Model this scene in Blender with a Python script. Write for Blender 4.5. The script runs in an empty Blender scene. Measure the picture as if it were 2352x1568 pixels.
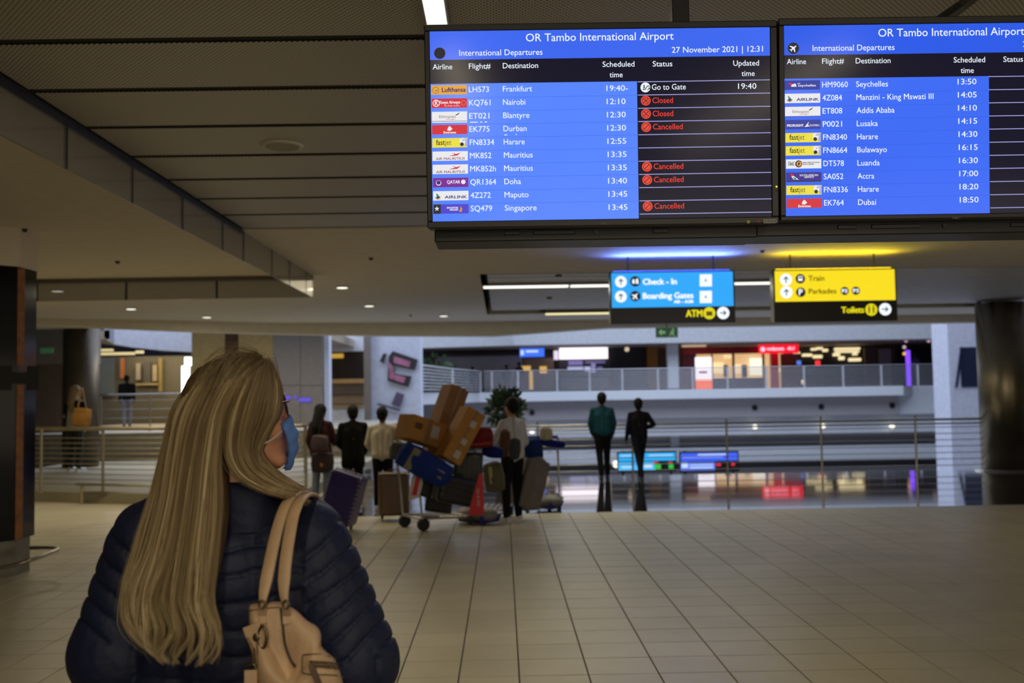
import bpy, bmesh, math, random
import numpy as np
from mathutils import Vector, Matrix, noise
random.seed(7); np.random.seed(7)
S = bpy.context.scene
COL = S.collection
R = math.radians
# ------------------------------------------------------------------ camera
F = 2287.0; CX, CY = 1176.0, 784.0; H = 1.70
Yc = Vector((-22, -125, -F)).normalized()
Xc = Vector((math.cos(.0165), math.sin(.0165), 0)); Xc = (Xc - Yc * Xc.dot(Yc)).normalized()
Zc = Xc.cross(Yc)
M3 = Matrix((Xc, Yc, Zc))            # camera space -> world space
cam = bpy.data.objects.new('camera', bpy.data.cameras.new('camera')); COL.objects.link(cam)
cam.matrix_world = Matrix.Translation((0, 0, H)) @ M3.to_4x4()
cam.data.sensor_width = 36; cam.data.lens = 36 * F / 2352; cam.data.clip_end = 300; cam.data.clip_start = .05
cam.data.dof.use_dof = True; cam.data.dof.focus_distance = 2.95; cam.data.dof.aperture_fstop = 3.6
S.camera = cam
# ------------------------------------------------------------------ look, world, lamps
S.view_settings.view_transform = 'Standard'; S.view_settings.look = 'None'
S.view_settings.exposure = 0; S.view_settings.gamma = 1; S.view_settings.use_curve_mapping = False
S.cycles.use_denoising = True; S.cycles.max_bounces = 7; S.cycles.sample_clamp_indirect = 4
S.cycles.caustics_reflective = False; S.cycles.caustics_refractive = False
w = bpy.data.worlds.new('night'); S.world = w; w.use_nodes = True
w.node_tree.nodes['Background'].inputs[0].default_value = (.35, .42, .6, 1)
w.node_tree.nodes['Background'].inputs[1].default_value = .02
WARM = (1, .87, .60)
GAIN = {'cross_strip_lamp': 3.6, 'downlight_lamp': 4.5, 'atrium_skylight': 5.4, 'upper_storey_lamp': 3, 'lower_storey_lamp': 4, 'landing_fill': 6, 'wing_fill': 4.5, 'walkway_fill': 2.8, 'fascia_fill': 1.7, 'rear_fill': .5, 'right_fill': 1.0, 'sign_lamp': 5}
def area(name, loc, sx, sy, power, col=WARM, rot=(0, 0, 0)):
    l = bpy.data.lights.new(name, 'AREA'); l.shape = 'RECTANGLE'; l.size = sx; l.size_y = sy
    l.energy = power * GAIN.get(name, 2.6); l.color = col
    o = bpy.data.objects.new(name, l); o.location = loc; o.rotation_euler = rot; COL.objects.link(o); return o
ZC = H + 1.763                       # height of the hall ceiling
# hall strip in view, plus unseen ones right and behind, added as fill
for X, Y, LY, pw in ((-.29, 6.0, 3.4, 13), (-.29, -2.5, 6, 26), (2.2, -2.6, 6, 28), (6.5, 1.0, 6, 4), (6.5, 9, 5, 2)):
    area('strip_and_fill_lamp', (X, Y, ZC - .06), .1, LY, pw)
area('cross_strip_lamp', (2.2, 16.0, ZC - .06), 4.6, .1, 16, (1, .95, .72))
area('rear_strip_lamp', (1.6, 19.9, ZC - .25), 1.6, .1, 10, (1, .92, .6))
# daylight falling through the roof of the atrium, the lamps of its storeys, then added fill
area('atrium_skylight', (4, 38, 15), 40, 26, 1700, (.70, .80, 1.0))
area('upper_storey_lamp', (6, 57.5, 4.55), 30, 3, 60, (1, .85, .62))
area('lower_storey_lamp', (6, 40, -1.6), 30, 8, 60, (.75, .83, 1.0))
area('walkway_fill', (-6.5, 26.0, ZC + .15), 5, 1.5, 40, (1, .88, .66))  # unseen lamp added to brighten the stone and beige walls
area('landing_fill', (-11, 35.5, ZC + .1), 6, 3, 40, (1, .85, .6))  # unseen lamp added to brighten the walls round the far landing
area('rear_fill', (4, -7.8, 1.6), 9, 2.8, 330, (1, .88, .66), (R(90), 0, 0))  # unseen panel added behind the camera to fill ceiling and floor
area('right_fill', (13.8, 4, 1.6), 2.6, 12, 90, (1, .88, .66), (0, R(90), 0))  # unseen fill panel added along the right wall
area('fascia_fill', (-12, 30.5, 8), 8, 3, 200, (.72, .80, 1.0), (R(35), 0, 0))  # added light for the curved white fascia, no fitting there
area('wing_fill', (-5.0, 15.5, ZC - .06), 8, 2.4, 24, (1, .86, .58))  # broad unseen lamp added to lift the left ceiling and floor

# ------------------------------------------------------------------ pixel -> place
def ray(x, y): return M3 @ Vector(((x - CX) / F, -(y - CY) / F, -1))
def P(x, y, Y): d = ray(x, y); return Vector((0, 0, H)) + d * (Y / d.y)
def Pz(x, y, z=0.0): d = ray(x, y); return Vector((0, 0, H)) + d * ((z - H) / d.z)
def Px(x, y, X): d = ray(x, y); return Vector((0, 0, H)) + d * (X / d.x)
# ------------------------------------------------------------------ materials
MATS = {}
def mat(name, col, rough=.6, metal=0, em=None, es=1.0, var=.08, scale=6, bump=0, bscale=60, spec=None, coat=0, alpha=None):
    if name in MATS: return MATS[name]
    m = bpy.data.materials.new(name); m.use_nodes = True; nt = m.node_tree; b = nt.nodes['Principled BSDF']
    b.inputs['Roughness'].default_value = rough; b.inputs['Metallic'].default_value = metal
    if spec is not None: b.inputs['Specular IOR Level'].default_value = spec
    if coat: b.inputs['Coat Weight'].default_value = coat; b.inputs['Coat Roughness'].default_value = .12
    c = (*col, 1)
    b.inputs['Base Color'].default_value = c
    tc = nt.nodes.new('ShaderNodeTexCoord')
    if var:
        n = nt.nodes.new('ShaderNodeTexNoise'); n.inputs['Scale'].default_value = scale; n.inputs['Detail'].default_value = 3
        nt.links.new(tc.outputs['Object'], n.inputs['Vector'])
        r = nt.nodes.new('ShaderNodeValToRGB')
        r.color_ramp.elements[0].position = .3; r.color_ramp.elements[1].position = .7
        r.color_ramp.elements[0].color = tuple(v * (1 - var) for v in col) + (1,)
        r.color_ramp.elements[1].color = tuple(min(1, v * (1 + var)) for v in col) + (1,)
        nt.links.new(n.outputs['Fac'], r.inputs['Fac']); nt.links.new(r.outputs['Color'], b.inputs['Base Color'])
    if bump:
        n2 = nt.nodes.new('ShaderNodeTexNoise'); n2.inputs['Scale'].default_value = bscale
        nt.links.new(tc.outputs['Object'], n2.inputs['Vector'])
        bp = nt.nodes.new('ShaderNodeBump'); bp.inputs['Strength'].default_value = bump; bp.inputs['Distance'].default_value = .01
        nt.links.new(n2.outputs['Fac'], bp.inputs['Height']); nt.links.new(bp.outputs['Normal'], b.inputs['Normal'])
    if em:
        b.inputs['Emission Color'].default_value = (*em, 1); b.inputs['Emission Strength'].default_value = es
    if alpha is not None: b.inputs['Alpha'].default_value = alpha
    MATS[name] = m; return m
def s2l(r, g, b):
    f = lambda v: (v / 255 / 12.92) if v <= 10 else ((v / 255 + .055) / 1.055) ** 2.4
    return (f(r), f(g), f(b))
def glow(name, rgb, es=1.0, base=(.02, .02, .02)):
    return mat(name, base, .35, em=s2l(*rgb), es=es, var=0)
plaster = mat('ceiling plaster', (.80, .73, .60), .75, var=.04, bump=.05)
white_wall = mat('white wall', (.70, .73, .78), .7, var=.03)
grey_soffit = mat('grey soffit', (.46, .43, .44), .7, var=.05)
steel = mat('brushed steel', (.42, .40, .37), .32, 1, var=.1, scale=20)
dark_metal = mat('dark metal', (.05, .05, .055), .4, .6)
black = mat('black plastic', (.012, .012, .014), .38, bump=.02, bscale=400)
rubber = mat('black rubber', (.015, .015, .015), .7)
grout = mat('grout', (.045, .04, .032), .85)
# floor tile: beige porcelain with slight semi gloss
def tile_mat():
    m = bpy.data.materials.new('beige floor tile'); m.use_nodes = True; nt = m.node_tree; b = nt.nodes['Principled BSDF']
    g = nt.nodes.new('ShaderNodeNewGeometry')
    oi = nt.nodes.new('ShaderNodeObjectInfo')
    n = nt.nodes.new('ShaderNodeTexNoise'); n.inputs['Scale'].default_value = 1.3; n.inputs['Detail'].default_value = 5
    nt.links.new(g.outputs['Position'], n.inputs['Vector'])
    ad = nt.nodes.new('ShaderNodeMath'); ad.operation = 'MULTIPLY_ADD'; ad.inputs[1].default_value = .25
    nt.links.new(oi.outputs['Random'], ad.inputs[0]); nt.links.new(n.outputs['Fac'], ad.inputs[2])
    r = nt.nodes.new('ShaderNodeValToRGB')
    r.color_ramp.elements[0].position = .3; r.color_ramp.elements[0].color = (.42, .38, .27, 1)
    r.color_ramp.elements[1].position = .95; r.color_ramp.elements[1].color = (.55, .50, .38, 1)
    nt.links.new(ad.outputs[0], r.inputs['Fac']); nt.links.new(r.outputs['Color'], b.inputs['Base Color'])
    n2 = nt.nodes.new('ShaderNodeTexNoise'); n2.inputs['Scale'].default_value = 7; n2.inputs['Detail'].default_value = 4
    nt.links.new(g.outputs['Position'], n2.inputs['Vector'])
    mr = nt.nodes.new('ShaderNodeMapRange'); mr.inputs['To Min'].default_value = .30; mr.inputs['To Max'].default_value = .46
    nt.links.new(n2.outputs['Fac'], mr.inputs['Value']); nt.links.new(mr.outputs['Result'], b.inputs['Roughness'])
    return m
tile_m = tile_mat()
def granite_mat():
    m = bpy.data.materials.new('polished dark granite'); m.use_nodes = True; nt = m.node_tree; b = nt.nodes['Principled BSDF']
    g = nt.nodes.new('ShaderNodeNewGeometry')
    n = nt.nodes.new('ShaderNodeTexNoise'); n.inputs['Scale'].default_value = 40; n.inputs['Detail'].default_value = 6
    nt.links.new(g.outputs['Position'], n.inputs['Vector'])
    r = nt.nodes.new('ShaderNodeValToRGB')
    r.color_ramp.elements[0].position = .35; r.color_ramp.elements[0].color = (.02, .02, .022, 1)
    r.color_ramp.elements[1].position = .75; r.color_ramp.elements[1].color = (.10, .095, .09, 1)
    nt.links.new(n.outputs['Fac'], r.inputs['Fac']); nt.links.new(r.outputs['Color'], b.inputs['Base Color'])
    b.inputs['Roughness'].default_value = .06; b.inputs['Specular IOR Level'].default_value = 1.0; b.inputs['Coat Weight'].default_value = 1; b.inputs['Coat IOR'].default_value = 1.8; b.inputs['Coat Roughness'].default_value = .05
    n2 = nt.nodes.new('ShaderNodeTexNoise'); n2.inputs['Scale'].default_value = .9
    nt.links.new(g.outputs['Position'], n2.inputs['Vector'])
    bp = nt.nodes.new('ShaderNodeBump'); bp.inputs['Strength'].default_value = .06; bp.inputs['Distance'].default_value = .02
    nt.links.new(n2.outputs['Fac'], bp.inputs['Height']); nt.links.new(bp.outputs['Normal'], b.inputs['Normal'])
    return m
granite_m = granite_mat()
def perforated_mat():
    """off-white metal panel with a staggered grid of punched holes (x pitch 27 mm, row pitch 16 mm)"""
    m = bpy.data.materials.new('perforated metal panel'); m.use_nodes = True; nt = m.node_tree; b = nt.nodes['Principled BSDF']
    b.inputs['Roughness'].default_value = .42; b.inputs['Metallic'].default_value = .0
    g = nt.nodes.new('ShaderNodeNewGeometry'); sp = nt.nodes.new('ShaderNodeSeparateXYZ')
    nt.links.new(g.outputs['Position'], sp.inputs[0])
    def mth(op, a, bb=None, c=None):
        n = nt.nodes.new('ShaderNodeMath'); n.operation = op
        for i, v in enumerate((a, bb, c)):
            if v is None: continue
            if isinstance(v, (int, float)): n.inputs[i].default_value = v
            else: nt.links.new(v, n.inputs[i])
        return n.outputs[0]
    masks = []
    for off in (0, .5):
        u = mth('FRACT', mth('ADD', mth('MULTIPLY', sp.outputs['X'], 1 / .027), off + 1000))
        v = mth('FRACT', mth('ADD', mth('MULTIPLY', sp.outputs['Y'], 1 / .032), off + 1000))
        du = mth('MULTIPLY', mth('SUBTRACT', u, .5), .027); dv = mth('MULTIPLY', mth('SUBTRACT', v, .5), .032)
        d = mth('SQRT', mth('ADD', mth('MULTIPLY', du, du), mth('MULTIPLY', dv, dv)))
        masks.append(mth('LESS_THAN', d, .0052))
    mk = mth('MAXIMUM', masks[0], masks[1])
    mx = nt.nodes.new('ShaderNodeMix'); mx.data_type = 'RGBA'
    mx.inputs['A'].default_value = (.50, .46, .37, 1); mx.inputs['B'].default_value = (.012, .011, .01, 1)
    nt.links.new(mk, mx.inputs['Factor']); nt.links.new(mx.outputs['Result'], b.inputs['Base Color'])
    return m
perf_m = perforated_mat()
# ------------------------------------------------------------------ objects
def tag(o, label=None, cat=None, group=None, kind=None):
    if label: o['label'] = label
    if cat: o['category'] = cat
    if group: o['group'] = group
    if kind: o['kind'] = kind
    return o
def empty(name, loc=(0, 0, 0), rot=None, label=None, cat=None, group=None, parent=None, kind=None):
    o = bpy.data.objects.new(name, None); COL.objects.link(o); o.location = loc; o.empty_display_size = .1
    if rot is not None:
        if isinstance(rot, Matrix): o.rotation_euler = rot.to_euler()
        else: o.rotation_euler = rot
    if parent: o.parent = parent
    return tag(o, label, cat, group, kind)
def link(name, me, m, parent=None, smooth=False, local=False, **kw):
    """links a mesh given in WORLD coordinates (or in the parent's own when local)"""
    o = bpy.data.objects.new(name, me); COL.objects.link(o)
    if m is not None:
        for mm in (m if isinstance(m, (list, tuple)) else [m]): me.materials.append(mm)
    if smooth:
        me.polygons.foreach_set('use_smooth', [True] * len(me.polygons))
    if parent is not None:
        o.parent = parent
        if not local:
            L = Matrix.LocRotScale(parent.location, parent.rotation_euler, parent.scale)
            if parent.parent is not None:
                pp = parent.parent; L = Matrix.LocRotScale(pp.location, pp.rotation_euler, pp.scale) @ L
            me.transform(L.inverted())
    return tag(o, **kw)
def bmo(name, bm, m, parent=None, smooth=False, local=False, **kw):
    me = bpy.data.meshes.new(name); bm.normal_update(); bm.to_mesh(me); bm.free()
    return link(name, me, m, parent, smooth, local, **kw)
def center(o):
    """moves the origin of a top-level mesh to the middle of its base"""
    vs = o.data.vertices
    co = np.empty(len(vs) * 3); vs.foreach_get('co', co); co = co.reshape(-1, 3)
    c = Vector(((co[:, 0].min() + co[:, 0].max()) / 2, (co[:, 1].min() + co[:, 1].max()) / 2, co[:, 2].min()))
    o.data.transform(Matrix.Translation(-c)); o.location = o.location + c; return o
def NB(): return bmesh.new()
def box(bm, c, s, rot=None, bevel=0, seg=2, mi=0):
    mtx = Matrix.Translation(c)
    if rot is not None: mtx = mtx @ (rot.to_4x4() if isinstance(rot, Matrix) else Matrix(rot))
    mtx = mtx @ Matrix.Diagonal((*s, 1))
    g = bmesh.ops.create_cube(bm, size=1, matrix=mtx)
    fs = {f for v in g['verts'] for f in v.link_faces}
    if bevel:
        es = list({e for v in g['verts'] for e in v.link_edges})
        r = bmesh.ops.bevel(bm, geom=es, offset=bevel, segments=seg, affect='EDGES', profile=.5)
        fs = {f for v in r['verts'] for f in v.link_faces} | {f for f in fs if f.is_valid}
    for f in fs:
        if f.is_valid: f.material_index = mi
    return g
def bx(name, lo, hi, m, parent=None, bevel=0, **kw):
    bm = NB(); lo = Vector(lo); hi = Vector(hi)
    box(bm, (lo + hi) / 2, hi - lo, bevel=bevel); return bmo(name, bm, m, parent, **kw)
def cyl(bm, p0, p1, r0, r1=None, n=16, cap=True):
    p0 = Vector(p0); p1 = Vector(p1); r1 = r0 if r1 is None else r1
    d = p1 - p0; q = d.to_track_quat('Z', 'Y').to_matrix().to_4x4()
    bmesh.ops.create_cone(bm, cap_ends=cap, segments=n, radius1=r0, radius2=r1, depth=d.length, matrix=Matrix.Translation((p0 + p1) / 2) @ q)
def ball(bm, c, s, rot=None, sub=2):
    if isinstance(s, (int, float)): s = (s, s, s)
    m = Matrix.Translation(c)
    if rot is not None: m = m @ rot.to_4x4()
    return bmesh.ops.create_icosphere(bm, subdivisions=sub, radius=1, matrix=m @ Matrix.Diagonal((*s, 1)))
def spline(pts, n=8):
    """Catmull-Rom through points of any dimension"""
    p = np.array([list(q) for q in pts], float); out = []
    pp = np.vstack([2 * p[0] - p[1], p, 2 * p[-1] - p[-2]])
    for i in range(len(p) - 1):
        a, b, c, d = pp[i:i + 4]
        for t in np.linspace(0, 1, n, endpoint=False):
            out.append(.5 * ((2 * b) + (-a + c) * t + (2 * a - 5 * b + 4 * c - d) * t * t + (-a + 3 * b - 3 * c + d) * t ** 3))
    out.append(p[-1]); return np.array(out)
def tube(bm, pts, r, n=8, cap=True):
    pts = [Vector(p) for p in pts]; rings = []; up = None
    for i, p in enumerate(pts):
        t = (pts[min(i + 1, len(pts) - 1)] - pts[max(i - 1, 0)]).normalized()
        if up is None: up = t.orthogonal().normalized()
        up = (up - t * up.dot(t)).normalized(); s = t.cross(up); rr = r[i] if hasattr(r, '__len__') else r
        rings.append([bm.verts.new(p + (up * math.cos(a) + s * math.sin(a)) * rr) for a in (2 * math.pi * k / n for k in range(n))])
    for a, b in zip(rings, rings[1:]):
        for k in range(n): bm.faces.new((a[k], a[(k + 1) % n], b[(k + 1) % n], b[k]))
    if cap: bm.faces.new(rings[0][::-1]); bm.faces.new(rings[-1])
def ribbon(bm, pts, w, t, wd):
    """flat band swept along pts; wd: direction (or list) of its width"""
    pts = [Vector(p) for p in pts]; rings = []
    for i, p in enumerate(pts):
        tn = (pts[min(i + 1, len(pts) - 1)] - pts[max(i - 1, 0)]).normalized()
        d = Vector(wd[i] if hasattr(wd[0], '__len__') else wd); d = (d - tn * d.dot(tn)).normalized(); nn = tn.cross(d)
        ww = (w[i] if hasattr(w, '__len__') else w) / 2; tt = t / 2
        rings.append([bm.verts.new(p + d * a * ww + nn * b * tt) for a, b in ((-1, -.5), (-.85, -1), (.85, -1), (1, -.5), (1, .5), (.85, 1), (-.85, 1), (-1, .5))])
    for a, b in zip(rings, rings[1:]):
        for k in range(8): bm.faces.new((a[k], a[(k + 1) % 8], b[(k + 1) % 8], b[k]))
    bm.faces.new(rings[0][::-1]); bm.faces.new(rings[-1])
def poly(bm, pts, z=0.0, depth=0.0, mi=0):
    """flat outline in the local xy plane, raised by depth"""
    vs = [bm.verts.new((x, y, z)) for x, y in pts]; f = bm.faces.new(vs); f.material_index = mi
    if f.normal.z < 0: f.normal_flip()
    return f
def capsule(bm, p0, r0, p1, r1, sub=2):
    t = bmesh.new()
    bmesh.ops.create_icosphere(t, subdivisions=sub, radius=r0, matrix=Matrix.Translation(p0))
    bmesh.ops.create_icosphere(t, subdivisions=sub, radius=r1, matrix=Matrix.Translation(p1))
    h = bmesh.ops.convex_hull(t, input=t.verts)
    bmesh.ops.delete(t, geom=[g for g in h['geom_interior'] + h['geom_unused'] if isinstance(g, bmesh.types.BMVert)], context='VERTS')
    me = bpy.data.meshes.new('tmp'); t.to_mesh(me); t.free(); bm.from_mesh(me); bpy.data.meshes.remove(me)
def remesh(bm, voxel, smooth=4, factor=.5):
    """fuses overlapping closed shapes into one continuous surface; returns a mesh"""
    me = bpy.data.meshes.new('tmp'); bm.to_mesh(me); bm.free()
    o = bpy.data.objects.new('tmp', me); COL.objects.link(o)
    r = o.modifiers.new('r', 'REMESH'); r.mode = 'VOXEL'; r.voxel_size = voxel
    if smooth: s = o.modifiers.new('s', 'SMOOTH'); s.iterations = smooth; s.factor = factor
    dg = bpy.context.evaluated_depsgraph_get()
    out = bpy.data.meshes.new_from_object(o.evaluated_get(dg))
    bpy.data.objects.remove(o); bpy.data.meshes.remove(me); out.materials.clear(); return out
# lettering -----------------------------------------------------------
_fc = {}
def glyphs(body):
    if body in _fc: return _fc[body]
    c = bpy.data.curves.new('t', 'FONT'); c.body = body; c.size = 1; c.resolution_u = 3
    o = bpy.data.objects.new('t', c); COL.objects.link(o)
    dg = bpy.context.evaluated_depsgraph_get(); me = bpy.data.meshes.new_from_object(o.evaluated_get(dg))
    bpy.data.objects.remove(o); bpy.data.curves.remove(c)
    v = np.empty(len(me.vertices) * 3); me.vertices.foreach_get('co', v); v = v.reshape(-1, 3)[:, :2]
    f = [tuple(p.vertices) for p in me.polygons]; bpy.data.meshes.remove(me)
    _fc[body] = (v, f); return _fc[body]
CAPH = None
def put_text(bm, body, x0, x1, yb, cap, z, bold=0.0, slant=0.0):
    global CAPH
    if CAPH is None: CAPH = glyphs('H')[0][:, 1].max()
    v, f = glyphs(body); a, b = v[:, 0].min(), v[:, 0].max()
    for dx, dy in (((0, 0),) if not bold else ((0, 0), (bold, 0), (-bold, 0), (0, bold * .6), (0, -bold * .6))):
        X = x0 + (v[:, 0] - a) / (b - a) * (x1 - x0) + dx; Yv = yb + v[:, 1] / CAPH * cap + dy; X = X + slant * (Yv - yb)
        vs = [bm.verts.new((X[i], Yv[i], z + (.00004 if dx or dy else 0))) for i in range(len(v))]
        for q in f:
            try: bm.faces.new([vs[i] for i in q])
            except ValueError: pass
class Plane:
    """a flat thing in the scene: root empty plus conversion of photo pixels to its own u, v metres"""
    def __init__(s, name, cx, cy, Y, tilt=0.0, yaw=0.0, label=None, cat=None, group=None, parent=None):
        s.c = P(cx, cy, Y); s.m = Matrix.Rotation(yaw, 3, 'Z') @ Matrix.Rotation(math.pi / 2 + tilt, 3, 'X')
        s.root = empty(name, s.c, s.m, label, cat, group)
    def uv(s, x, y):
        d = ray(x, y); n = s.m @ Vector((0, 0, 1)); o = Vector((0, 0, H)); t = (s.c - o).dot(n) / d.dot(n)
        q = s.m.transposed() @ (o + d * t - s.c); return (q.x, q.y)
    def text(s, bm, body, x0, x1, yb, cap, z, bold=0, slant=0):
        u0, v0 = s.uv(x0, yb); u1 = s.uv(x1, yb - .0157 * (x1 - x0))[0]; k = (u1 - u0) / (x1 - x0)
        put_text(bm, body, u0, u1, v0, cap * k, z, bold * k, slant)
    def quad(s, bm, pts, z, mi=0): return poly(bm, [s.uv(*p) for p in pts], z, mi=mi)
    def disc(s, bm, x, y, rpx, z, n=24, mi=0, r0=0):
        u, v = s.uv(x, y); k = s.uv(x + rpx, y)[0] - u
        pts = [(u + k * math.cos(2 * math.pi * i / n), v + k * math.sin(2 * math.pi * i / n)) for i in range(n)]
        if not r0: return poly(bm, pts, z, mi=mi)
        kk = k * r0 / rpx
        inn = [(u + kk * math.cos(2 * math.pi * i / n), v + kk * math.sin(2 * math.pi * i / n)) for i in range(n)]
        A = [bm.verts.new((*q, z)) for q in pts]; B = [bm.verts.new((*q, z)) for q in inn]
        for i in range(n): bm.faces.new((A[i], A[(i + 1) % n], B[(i + 1) % n], B[i])).material_index = mi
    def part(s, name, bm, m, **kw): return bmo(name, bm, m, s.root, local=True, **kw)
# ================================================================== SETTING
YG = Pz(1700, 1170).y            # where the beige tiles end and the polished granite begins
YR = Pz(1668, 1090).y            # the rail at the edge of the atrium
floor = bx('floor', (-11, -8, -.3), (14, YG, -.006), grout, kind='structure')
bx('floor_side', (-11, YG + .004, -.3), (-3.2, YR + .25, 0), tile_m, kind='structure')
xs = [Pz(912, 1566).x, Pz(1052, 1566).x, Pz(1193.5, 1565).x, Pz(1357, 1565).x, Pz(1525.6, 1567).x]
wl = (xs[2] - xs[0]) / 2; wr = .415
while xs[0] > -8: xs.insert(0, xs[0] - wl)
while xs[-1] < 11.5: xs.append(xs[-1] + (xs[4 if len(xs) < 9 else -1] - xs[3 if len(xs) < 9 else -2]) if False else xs[-1] + .428)
yr = [Pz(1340, v).y for v in (1549, 1513.6, 1478, 1449, 1422, 1396, 1374)]
dy = (yr[-1] - yr[0]) / 6
ys = [yr[0] + dy * k for k in range(-12, 60)]; ys = [v for v in ys if v < YG - .1] + [YG]
tiles = []
for i in range(len(xs) - 1):
    for j in range(len(ys) - 1):
        tiles.append(((xs[i] + xs[i + 1]) / 2, (ys[j] + ys[j + 1]) / 2, xs[i + 1] - xs[i] - .009, ys[j + 1] - ys[j] - .009))
def in_view(t):
    c = M3.transposed() @ (Vector((t[0], t[1], 0)) - Vector((0, 0, H)))
    if c.z > -1: return False
    x = CX + F * c.x / -c.z; y = CY - F * c.y / -c.z
    return -60 < x < 2412 and y < 1640 and not (250 < x < 820 and y > 1200)
tiles.sort(key=lambda t: (not in_view(t), t[1]))
cache = {}
for k, (x, y, sx, sy) in enumerate(tiles[:300]):
    key = (round(sx, 3), round(sy, 3))
    if key not in cache:
        bm = NB(); box(bm, (0, 0, -.005), (sx, sy, .01), bevel=.0012, seg=1); me = bpy.data.meshes.new('tile'); bm.to_mesh(me); bm.free()
        me.materials.append(tile_m); cache[key] = me
    o = bpy.data.objects.new('tile', cache[key]); o.parent = floor; o.location = (x, y, random.uniform(-.0004, .0004)); COL.objects.link(o)
bm = NB()
for x, y, sx, sy in tiles[300:]: box(bm, (x, y, -.005), (sx, sy, .01))
bmo('distant_tiles', bm, tile_m, floor, kind='stuff')
bx('trim_1', (-3.2, YG + .004, -.3), (14, YR + .25, 0), granite_m, kind='structure', label='polished dark granite strip along the atrium rail')
bx('trim_2', (-3.2, YR + .25, -.55), (14, YR + .33, -.02), plaster, kind='structure')
bx('wall_back', (-11, -8.2, -.3), (14, -8, ZC + .3), mat('back wall', (.45, .42, .36), .7), kind='structure')
bx('wall_right', (14, -8, -.3), (14.2, YR + 2, ZC + .3), mat('side wall', (.40, .37, .30), .7), kind='structure')
bx('wall_left', (-11.2, -8, -.3), (-11, 23.5, ZC), mat('side wall left', (.34, .29, .22), .7), kind='structure')

# ceiling: perforated panels right of X1 as far as YP, plaster elsewhere, a raised bay of slats further on
X1 = Pz(0, 175, ZC).x; YP = Pz(600, 527, ZC).y
YB0, YB1 = Pz(1105, 630, ZC).y, Pz(1120, 722, ZC).y; XB = Pz(1105, 630, ZC).x
YE = 23.7
ceil = bx('ceiling', (-11, -8, ZC), (X1, YE, ZC + .3), plaster, kind='structure')
bx('ceiling_field', (X1, YP, ZC), (14, YB0, ZC + .3), plaster, ceil)
bx('ceiling_field', (X1, YB0, ZC), (XB, YE, ZC + .3), plaster, ceil)
bx('ceiling_field', (XB, YB1, ZC), (14, YE, ZC + .3), plaster, ceil)
bx('ceiling_void', (X1, -8, ZC + .012), (14, YP, ZC + .3), mat('void', (.03, .028, .025), .9), ceil)
g = [Pz(600, v, ZC).y for v in (91, 208, 296, 365, 417, 460, 497, 525)]
pitch = (g[-1] - g[0]) / 7
k = -13
while g[0] + pitch * k < YP - .1:
    a = g[0] + pitch * k + .04; b = min(a + pitch - .08, YP)
    bm = NB(); box(bm, ((X1 + 14) / 2 + .02, (a + b) / 2, ZC + .0035), (14 - X1 - .04, b - a, .004))
    bmo('ceiling_panel', bm, perf_m, ceil); k += 1
# raised bay
bay = mat('bay slat', (.78, .74, .70), .5)
bx('bay_void', (XB, YB0, ZC + .30), (14, YB1, ZC + .4), mat('void', (.03, .028, .025), .9), ceil)
bx('bay_side', (XB - .02, YB0, ZC), (XB, YB1, ZC + .3), dark_metal, ceil)
bx('bay_side', (XB, YB0 - .02, ZC), (14, YB0, ZC + .3), plaster, ceil)
bx('bay_side', (XB, YB1, ZC - .0), (14, YB1 + .02, ZC + .3), plaster, ceil)
y = YB0 + .1
while y < YB1 - .3:
    bx('ceiling_slat', (XB + .08, y, ZC + .06), (14, y + .36, ZC + .09), bay, ceil); y += .45
for (x, yy) in ((1283, 636), (1262, 686), (1248, 716), (1990, 700), (2248, 697)):
    q = Pz(x, yy, ZC + .03); bm = NB(); cyl(bm, q, q + Vector((0, 0, .1)), .05, n=12)
    o = bmo('sprinkler', bm, black); center(o); tag(o, {1283: 'small black sprinkler head above the left strip light in the slatted bay', 1262: 'small black sprinkler head just below the left strip lights', 1248: 'small black sprinkler head at the end of the short yellowish strip light', 1990: 'small black sprinkler head behind the yellow sign', 2248: 'small black sprinkler head at the right end of the slatted bay'}[x], 'sprinkler', 'black sprinkler heads in the slatted bay')
# smoke curtains: hanging translucent panels
glass = mat('smoke curtain glass', (.30, .28, .26), .12, spec=.6, alpha=.55, var=.05)
zb = H + 1.38 * 1.05
yj = [3.2, 4.0, 5.0] + [Px(v, 400, X1).y for v in (153, 305, 420, 512, 560, 625, 665, 703)] + [Pz(718, 632, ZC).y]
YX = yj[-1]; yj[1] = yj[3] - 2.3; yj[2] = yj[3] - 1.15; yj[0] = yj[1] - 1.15
t1 = empty('smoke_curtain', (X1, 7, zb), label='glass smoke barrier hanging along the edge of the perforated ceiling', cat='smoke barrier')
for a, b in zip(yj, yj[1:]):
    bx('glass_panel', (X1 - .012, a + .012, zb), (X1 + .0, b - .012, ZC - .001), glass, t1)
    bx('joint_strip', (X1 - .014, b - .012, zb), (X1 + .002, b + .012, ZC - .001), dark_metal, t1)
bx('top_channel', (X1 - .02, yj[0], ZC - .05), (X1 + .02, YP, ZC - .002), dark_metal, t1)
xj = [X1 - .02] + [P(v, 660, YX).x for v in (498, 290, 85)] + [-9.2, -10.9]
t2 = empty('smoke_curtain', (-6, YX, zb), label='glass smoke barrier crossing the plaster ceiling above the left walkway', cat='smoke barrier')
for a, b in zip(xj, xj[1:]):
    bx('glass_panel', (b + .015, YX, zb), (a - .015, YX + .012, ZC - .001), glass, t2)
    bx('joint_strip', (b - .015, YX - .002, zb), (b + .015, YX + .014, ZC - .001), dark_metal, t2)
bx('top_channel', (-10.9, YX - .03, ZC - .06), (X1, YX + .03, ZC - .002), mat('curtain channel', (.16, .14, .13), .5), t2)
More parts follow.
